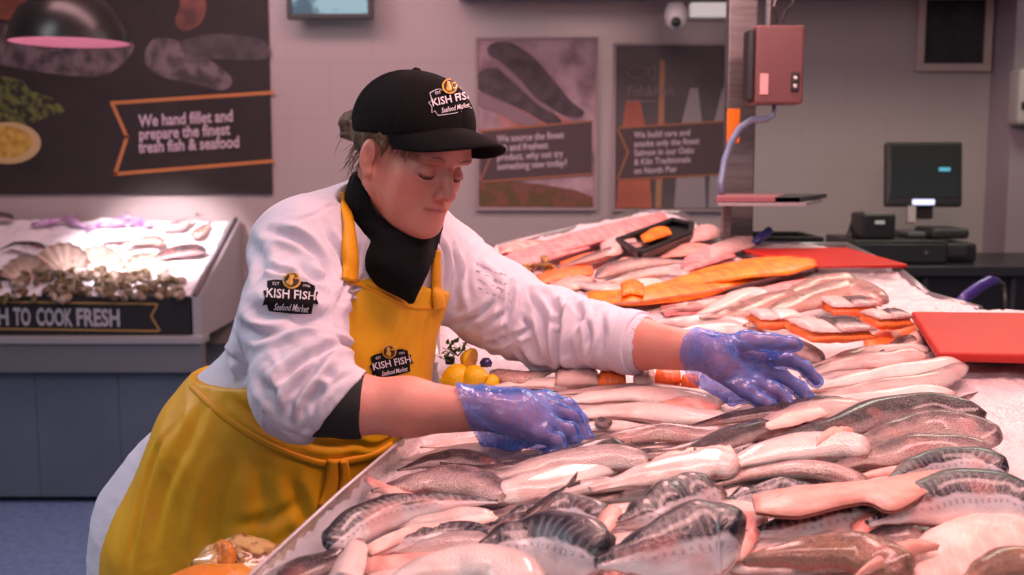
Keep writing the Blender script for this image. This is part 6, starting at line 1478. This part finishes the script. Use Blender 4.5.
nRr = (nR + Vector((0, 0, .45))).normalized()
def looseR(s):
    s.cone(RW - nR * .045, RW + nR * .05, .0345, .034, .01); s.cone(RW - nR * .03 + Vector((0, 0, -.022)), RM[3] + Vector((-.03, 0, -.012)), .020, .012, .02, 'u', (Vector((0, .7, -.3)), .6))
    s.cone(RM[0] * .5 + RM[1] * .5 + nR * -.01, RM[3], .017, .015, .012); s.cone(RF[0][2], RF[0][2] + Vector((.012, 0, -.004)), .008, .004, .006)
lo, hi = bounds([RW - nR * .05, RW] + RM + RT + [q for f_ in RF for q in f_], .05)
glove(lo, hi, rarm, cR, nRr, 'glove', 3.0, looseR)
nL = (LW - LC).normalized(); cL = LW - nL * .014
def looseL(s):
    s.cone(LW - nL * .03, LW + nL * .035, .036, .033, .01); s.cone(LW - nL * .02 + Vector((0, -.005, -.028)), LM[3] + Vector((-.02, 0, -.01)), .018, .012, .02, 'u', (Vector((0, .8, 0)), .5))
    s.cone(LT[1] + Vector((0, 0, -.008)), LT[3] + Vector((.004, 0, -.004)), .013, .006, .01); s.cone(LT[0], LT[2] + Vector((0, 0, -.015)), .018, .010, .012)
lo, hi = bounds([LW - nL * .05, LW] + LM + LT + [q for f_ in LF for q in f_], .05)
glove(lo, hi, larm, cL, nL, 'glove', 8.0, looseL)

# ---- trousers and shoes (mostly out of the picture)
s = SDF((-.95, 1.5, .06), (-.2, 2.15, .95), .010)
for an, sg in zip(FOOT, (-1, 1)):
    hp = hipc + rd * (.085 * sg) + Vector((0, 0, -.04)); kn_ = Vector((hp.x + .02, hp.y - .01, .47)); s.cone(hp, kn_, .094, .072, .03); s.cone(kn_, an, .072, .058, .02)
V, Q = s.mesh(); link('trousers', npmesh(relax(V, Q, 2), Q), mat('navy trousers', S(30, 34, 50), .85), woman)
for an in FOOT:
    s = SDF((an.x - .12, an.y - .22, -.005), (an.x + .22, an.y + .12, .13), .005); s.cone(an - fd * .03 + Vector((0, 0, -.045)), an + fd * .14 + Vector((0, 0, -.055)), .046, .036, 0, 'u', (rd, 1.0)); s.cone(an + Vector((0, 0, -.03)), an + Vector((0, 0, .01)), .045, .04, .02)
    X_, Y_, Z_ = s.all(); s.D = np.maximum(s.D, .001 - Z_).astype(np.float32); V, Q = s.mesh(); link('shoe', npmesh(V, Q), m_blackm, woman)

# ---- badges
def badge(cx_, cy_, w_, ang, bvs, parent, patch=True, skx=0.0, name='badge', outline=False, flip=1.0):
    """the shop badge; (cx,cy) centre and w_ width in the photo's frame, draped on the cloth"""
    ca, sa = math.cos(ang), math.sin(ang); k = w_ / 100.0
    def mp_(x, y, off):
        x2 = x * flip + skx * y; px_, py_ = cx_ + (x2 * ca + y * sa) * k, cy_ - (-x2 * sa + y * ca) * k
        h_, n_ = hit(px_, py_, bvs, off)
        return h_
    outl = [(-45, 20), (-30, 24), (-22, 24), (22, 24), (30, 24), (44, 17), (43, 5), (50, 6), (47, -6), (52, -16), (42, -15), (40, -33), (0, -36), (-38, -33), (-42, -22), (-50, -24), (-47, -12), (-52, 0), (-44, 2)]
    def lay(name, poly, off, m, th=.0006, par=None):
        # subdivide the shape finely then drape it
        bm = bmesh.new(); f_ = bm.faces.new([bm.verts.new((x, y, 0)) for x, y in poly]); bmesh.ops.triangulate(bm, faces=[f_])
        for _ in range(6):
            es = [e for e in bm.edges if e.calc_length() > 7]
            if not es: break
            bmesh.ops.subdivide_edges(bm, edges=es, cuts=1); bmesh.ops.triangulate(bm, faces=bm.faces[:])
        last = None; bad = []
        for v in bm.verts:
            p = mp_(v.co.x, v.co.y, off)
            if p is None: bad.append(v)
            else: v.co = p
        if bad: bmesh.ops.delete(bm, geom=bad, context='VERTS')
        me = bpy.data.meshes.new(name); bm.to_mesh(me); bm.free(); smooth(me); o = link(name, me, m, par or parent)
        so = o.modifiers.new('thick', 'SOLIDIFY'); so.thickness = th; so.offset = 0; return o
    def word(t, x0, x1, y0, h, off, m, shear=0, bold=0.0, par=None, wob=0.0):
        cu = bpy.data.curves.new('t', 'FONT'); cu.body = t; cu.size = 10; cu.resolution_u = 2; cu.shear = shear; cu.offset = bold
        o = bpy.data.objects.new('t', cu); COL.objects.link(o); dg = bpy.context.evaluated_depsgraph_get(); dg.update(); me = bpy.data.meshes.new_from_object(o.evaluated_get(dg)); bpy.data.objects.remove(o)
        xs = [v.co.x for v in me.vertices]; ys = [v.co.y for v in me.vertices]; ax, bx, ay, by = min(xs), max(xs), min(ys), max(ys)
        bm = bmesh.new(); bm.from_mesh(me); bmesh.ops.triangulate(bm, faces=bm.faces[:])
        bad = []
        for v in bm.verts:
            X = x0 + (v.co.x - ax) / (bx - ax) * (x1 - x0); Y_ = y0 + (v.co.y - ay) / (by - ay) * h + wob * math.cos(X / 46 * PI / 2)
            p = mp_(X, Y_, off)
            if p is None: bad.append(v)
            else: v.co = p
        if bad: bmesh.ops.delete(bm, geom=bad, context='VERTS')
        me.materials.clear(); bm.to_mesh(me); bm.free(); return link('lettering', me, m, par or parent)
    root = None
    if patch: root = lay(name, outl, .0022, m_pblack)
    else:
        k_ = outl + outl[:1]; rp = [mp_(x, y, .0016) for x, y in k_]; rp = [p for p in rp if p is not None]
        root = MB().tube(rp, .0006, 6).obj(name, m_thread, parent)
    circ = [(17 * math.cos(t), 24 + 17 * math.sin(t)) for t in [2 * PI * i / 22 for i in range(22)]]
    lay('emblem_disc', circ, .0030, m_pgold, par=root); lay('emblem_center', [(x * .78, 24 + (y - 24) * .78) for x, y in circ], .0036, m_pdk, par=root)
    lay('emblem_figure', [(-8, 14), (0, 12), (3, 18), (1, 26), (4, 32), (-1, 36), (-5, 33), (-6, 26), (-10, 20)], .0041, m_pgold, par=root)
    lay('emblem_figure', [(3, 26), (14, 26), (14, 29), (3, 29)], .0041, m_pgold, par=root)
    word('KISH FISH', -45, 45, -12, 17, .0034, m_thread, par=root, bold=.12)
    word('Seafood Market', -29, 34, -30, 11, .0034, m_thread, shear=.35, par=root, bold=.1); word('EST', -34, -22, 12, 6, .0034, m_thread, par=root); word('1966', 22, 35, 12, 6, .0034, m_thread, par=root)
    return root
m_pblack = mat('black badge cloth', (.008, .007, .008), .9, spec=.15); m_thread = mat('silver thread', S(206, 200, 208), .6); m_pgold = mat('gold thread', S(196, 148, 46), .5); m_pdk = mat('dark thread', S(48, 32, 16), .7)
badge(291, 294, 53, math.radians(4), [BV_coat], woman, name='sleeve_badge')
badge(390, 361, 42, math.radians(-12), [BV_apron], woman, name='apron_badge')
badge(451, 98, 44, math.radians(-12), [BV_cap], capo, patch=False, name='cap_badge', skx=.0)
# faded print on the other sleeve
for i, t in enumerate(('....:: ..', '..::KISH..:', '-:. ....')):
    cu = None
m_stamp = mat('faded stamp ink', S(176, 158, 176), .8)
rr = random.Random(9); b = MB()
for i in range(46):
    row = i % 4; x = 474 + rr.random() * 34 + row * 1.5; y = 262 + row * 8 + (x - 474) * .45 + rr.uniform(-1, 1)
    p, nn = hit(x, y, [BV_coat], .0012); q_, _ = hit(x + rr.uniform(1.5, 4), y + rr.uniform(.4, 1.8), [BV_coat], .0012)
    if p is not None and q_ is not None: b.tube([p, q_], .0005, 5)
b.obj('stamp', m_stamp, woman)
# ================================================================ filler fish under the top layer
rr = random.Random(21); k = 0
for row, (y0, xa, xb) in enumerate([(398, 560, 740), (412, 545, 860), (428, 600, 850), (444, 420, 840), (460, 400, 860), (478, 400, 900), (500, 380, 940), (524, 380, 960), (550, 380, 960), (574, 360, 960)]):
    x = xa
    while x < xb:
        Ln = rr.uniform(95, 125); y = y0 + rr.uniform(-4, 4); sl_p = rr.uniform(-.12, .02) - (.08 if x > 750 else 0)
        pts = [(x, y), (x + Ln * .33, y + sl_p * Ln * .33 - 2), (x + Ln * .66, y + sl_p * Ln * .66 - 3), (x + Ln, y + sl_p * Ln)]
        sp_ = rr.choice(['whiting', 'pale', 'haddock', 'hake' if y0 < 430 else 'pale'])
        fish(sp_, 'headless', pts, 6.5 + (y0 - 398) * .045, 'fish mostly buried beneath the top layer of the main counter', 0.0, roll=rr.uniform(0, 25), group='fish buried in the lower layer', cut=False, nseg=16)
        x += Ln * rr.uniform(.72, .9)
# ================================================================ goods on the left display
LB = Vector((0, -(LZ1 - LZ0), LY1 - LY0)).normalized()
lf = lambda *a, **kw: fish(*a, bedf=lbed, nb=LB, **kw)
lf('coley', 'whole', [(146, 262), (158, 257), (175, 252), (192, 250), (206, 252)], 10, 'dark brown flatfish lying across the ice at the right of the low display', .01, roll=0, tail=.05, name='flatfish', tt=.4)
lf('hake', 'headless', [(118, 246), (135, 242), (152, 240), (164, 243)], 5, 'slim brownish fish just behind the flatfish on the low display', .01, roll=10)
lf('pale', 'whole', [(92, 243), (110, 238), (130, 236), (150, 240)], 6, 'pale fish under the bright lamp behind the scallop shells', .008, roll=10, tail=.03)
lf('haddock', 'whole', [(196, 216), (186, 222), (176, 227), (160, 228)], 6, 'grey fish near the back right corner of the low display', .01, roll=0, tail=.04, head=False)
lf('hake', 'headless', [(212, 222), (202, 230), (194, 237)], 5, 'brownish fish piece at the far right end of the low display', .01, roll=10)
lf('mackerel', 'headless', [(0, 250), (16, 246), (32, 248), (46, 252)], 6, 'dark striped fish at the left edge of the low display', .01, roll=20)
lf('coley', 'headless', [(-20, 218), (-5, 216), (12, 219)], 5, 'dark fish at the back left of the low display', .012, roll=10)
m_squid = mat('squid skin', S(196, 168, 196), .35, col2=S(140, 96, 150), nscale=24)
def squid(px, py, ln, rz, lb):
    p = lbed(px, py, .016); r = empty('squid', p - LB * .014, lb, 'squid'); d = Vector((math.cos(rz), math.sin(rz) * .9, math.sin(rz) * .41)).normalized(); b = MB()
    b.tube([p - d * ln / 2, p - d * ln * .3, p, p + d * ln * .35, p + d * ln * .5], [.004, .014, .018, .012, .003], 14); b.obj('mantle', m_squid, r, sm=True)
    b = MB(); 
    for k in range(6): e = d.cross(LB) * (k - 2.5) * .008; b.tube([p + d * ln * .48 + e * .3, p + d * (ln * .7) + e * 1.5 + LB * .004 * (k % 2), p + d * ln * .95 + e * 3], [.004, .003, .0012], 7)
    b.obj('tentacle_bunch', m_squid, r, sm=True)
    sd_ = d.cross(LB); b = MB(); c = p - d * ln * .42; b.poly([c + d * .03, c + sd_ * .026, c - d * .02, c - sd_ * .026], .002, LB); b.obj('fin', m_squid, r)
for i, (x, y, a, lb) in enumerate(((48, 222, .4, 'squid leftmost in the bright row at the back of the low display'), (75, 223, -.5, 'squid second from the left in the bright back row'), (112, 224, .2, 'squid in the middle of the bright back row'), (140, 222, 2.6, 'squid fourth along the bright back row'))): squid(x, y, .15, a, lb)
def fan_mesh(R, n=40, m_=9):
    vs = []; fs = []
    for side in (1, -1):
        for i in range(m_ + 1):
            v = i / m_
            for j in range(n + 1):
                a = -1.25 + 2.5 * j / n; rd_ = R * v * (1 + .03 * math.cos(j * PI / n * 14) * v); z = R * .28 * math.sin(PI * (.12 + .88 * v)) + R * .02 * v * math.cos(j * PI * 14 / n * 1.0) + side * .0015
                vs.append(Vector((rd_ * math.sin(a), z, rd_ * math.cos(a))))
    M_ = (n + 1) * (m_ + 1)
    for s_ in (0, 1):
        for i in range(m_):
            for j in range(n): a = s_ * M_ + i * (n + 1) + j; fs.append((a, a + 1, a + n + 2, a + n + 1))
    for j in range(n): a = m_ * (n + 1) + j; fs.append((a, a + 1, M_ + a + 1, M_ + a))
    return pydata(vs, fs, True)
m_scal = mat('scallop shell', S(196, 176, 164), .5, col2=S(176, 146, 130), nscale=18); m_scal2 = mat('pale scallop shell', S(222, 208, 192), .5, col2=S(200, 180, 160), nscale=18)
for x, y, R_px, m, rz, tl_, lb in ((61, 272, 30, m_scal, 0, -.35, 'largest round scallop shell standing on the low display'), (28, 282, 26, m_scal, .7, -.2, 'narrow scallop shell turned edge on at the left of the low display'), (96, 268, 26, m_scal, .1, -.6, 'scallop shell just right of the largest one'), (120, 268, 22, m_scal2, -.2, -.7, 'small scallop shell in the middle of the shell row'), (145, 276, 24, m_scal2, .1, -.35, 'pale scallop shell at the right of the shell row'), (127, 288, 16, m_scal2, 1.2, -.1, 'cream shell standing on edge in front of the pale scallop')):
    p = lbed(x, y, .004); me = fan_mesh(R_px / F * 5.0); me.transform(Matrix.Rotation(rz, 4, 'Z') @ Matrix.Rotation(tl_, 4, 'X')); me.transform(Matrix.Translation((0, 0, 0)))
    r = link('scallop_shell', me, m); r.location = p; tag(r, lb, 'shell')
# heap of small shells along the front
sh_m = [mat('brown oyster shell', S(70, 56, 36), .5, col2=S(120, 100, 72), nscale=40, bump=.6, bscale=90), mat('clam shell', S(130, 112, 94), .4, col2=S(84, 64, 46), nscale=40), mat('greenish whelk shell', S(110, 96, 52), .5, col2=S(66, 58, 34), nscale=40), mat('ivory cockle shell', S(176, 158, 144), .45, col2=S(110, 90, 72), nscale=30)]
protos = []
for i, m in enumerate(sh_m):
    b = MB(); b.lathe([(0, -.013), (.016, -.010), (.027, -.003), (.030, .0), (.026, .006), (.014, .013), (0, .016)] if i != 2 else [(0, -.028), (.012, -.02), (.018, -.008), (.014, 0), (.015, .004), (.009, .014), (.010, .017), (.004, .026), (0, .03)], (0, 0, 0), 16)
    for v_ in b.bm.verts: v_.co.y *= .8; v_.co += Vector((1, 1, 1)) * (.003 * math.sin(v_.co.x * 300 + v_.co.y * 210))
    bmesh.ops.recalc_face_normals(b.bm, faces=b.bm.faces[:]); me = bpy.data.meshes.new('shell'); b.bm.to_mesh(me); b.bm.free(); smooth(me); me.materials.append(m); protos.append(me)
rr = random.Random(12)
nm = ['oyster', 'clam', 'whelk', 'cockle']; kinds_lab = ['rough brown oyster in the shellfish heap along the front of the low display', 'mottled clam in the shellfish heap along the front of the low display', 'greenish whelk in the shellfish heap along the front of the low display', 'ivory cockle in the shellfish heap along the front of the low display']
for i in range(170):
    x = rr.uniform(-30, 182); y = rr.uniform(270, 299) if x < 150 else rr.uniform(278, 298); kx = rr.choice([0, 0, 1, 2, 3, 3])
    p = lbed(x, y, .012 + rr.random() * .014); o = bpy.data.objects.new(nm[kx], protos[kx]); COL.objects.link(o); o.location = p; o.rotation_euler = (rr.uniform(-1.2, 1.2), rr.uniform(-.8, .8), rr.uniform(0, 6)); s_ = rr.uniform(.7, 1.15); o.scale = (s_, s_, s_)
    tag(o, kinds_lab[kx], 'shellfish', nm[kx] + ' shells in the front heap')
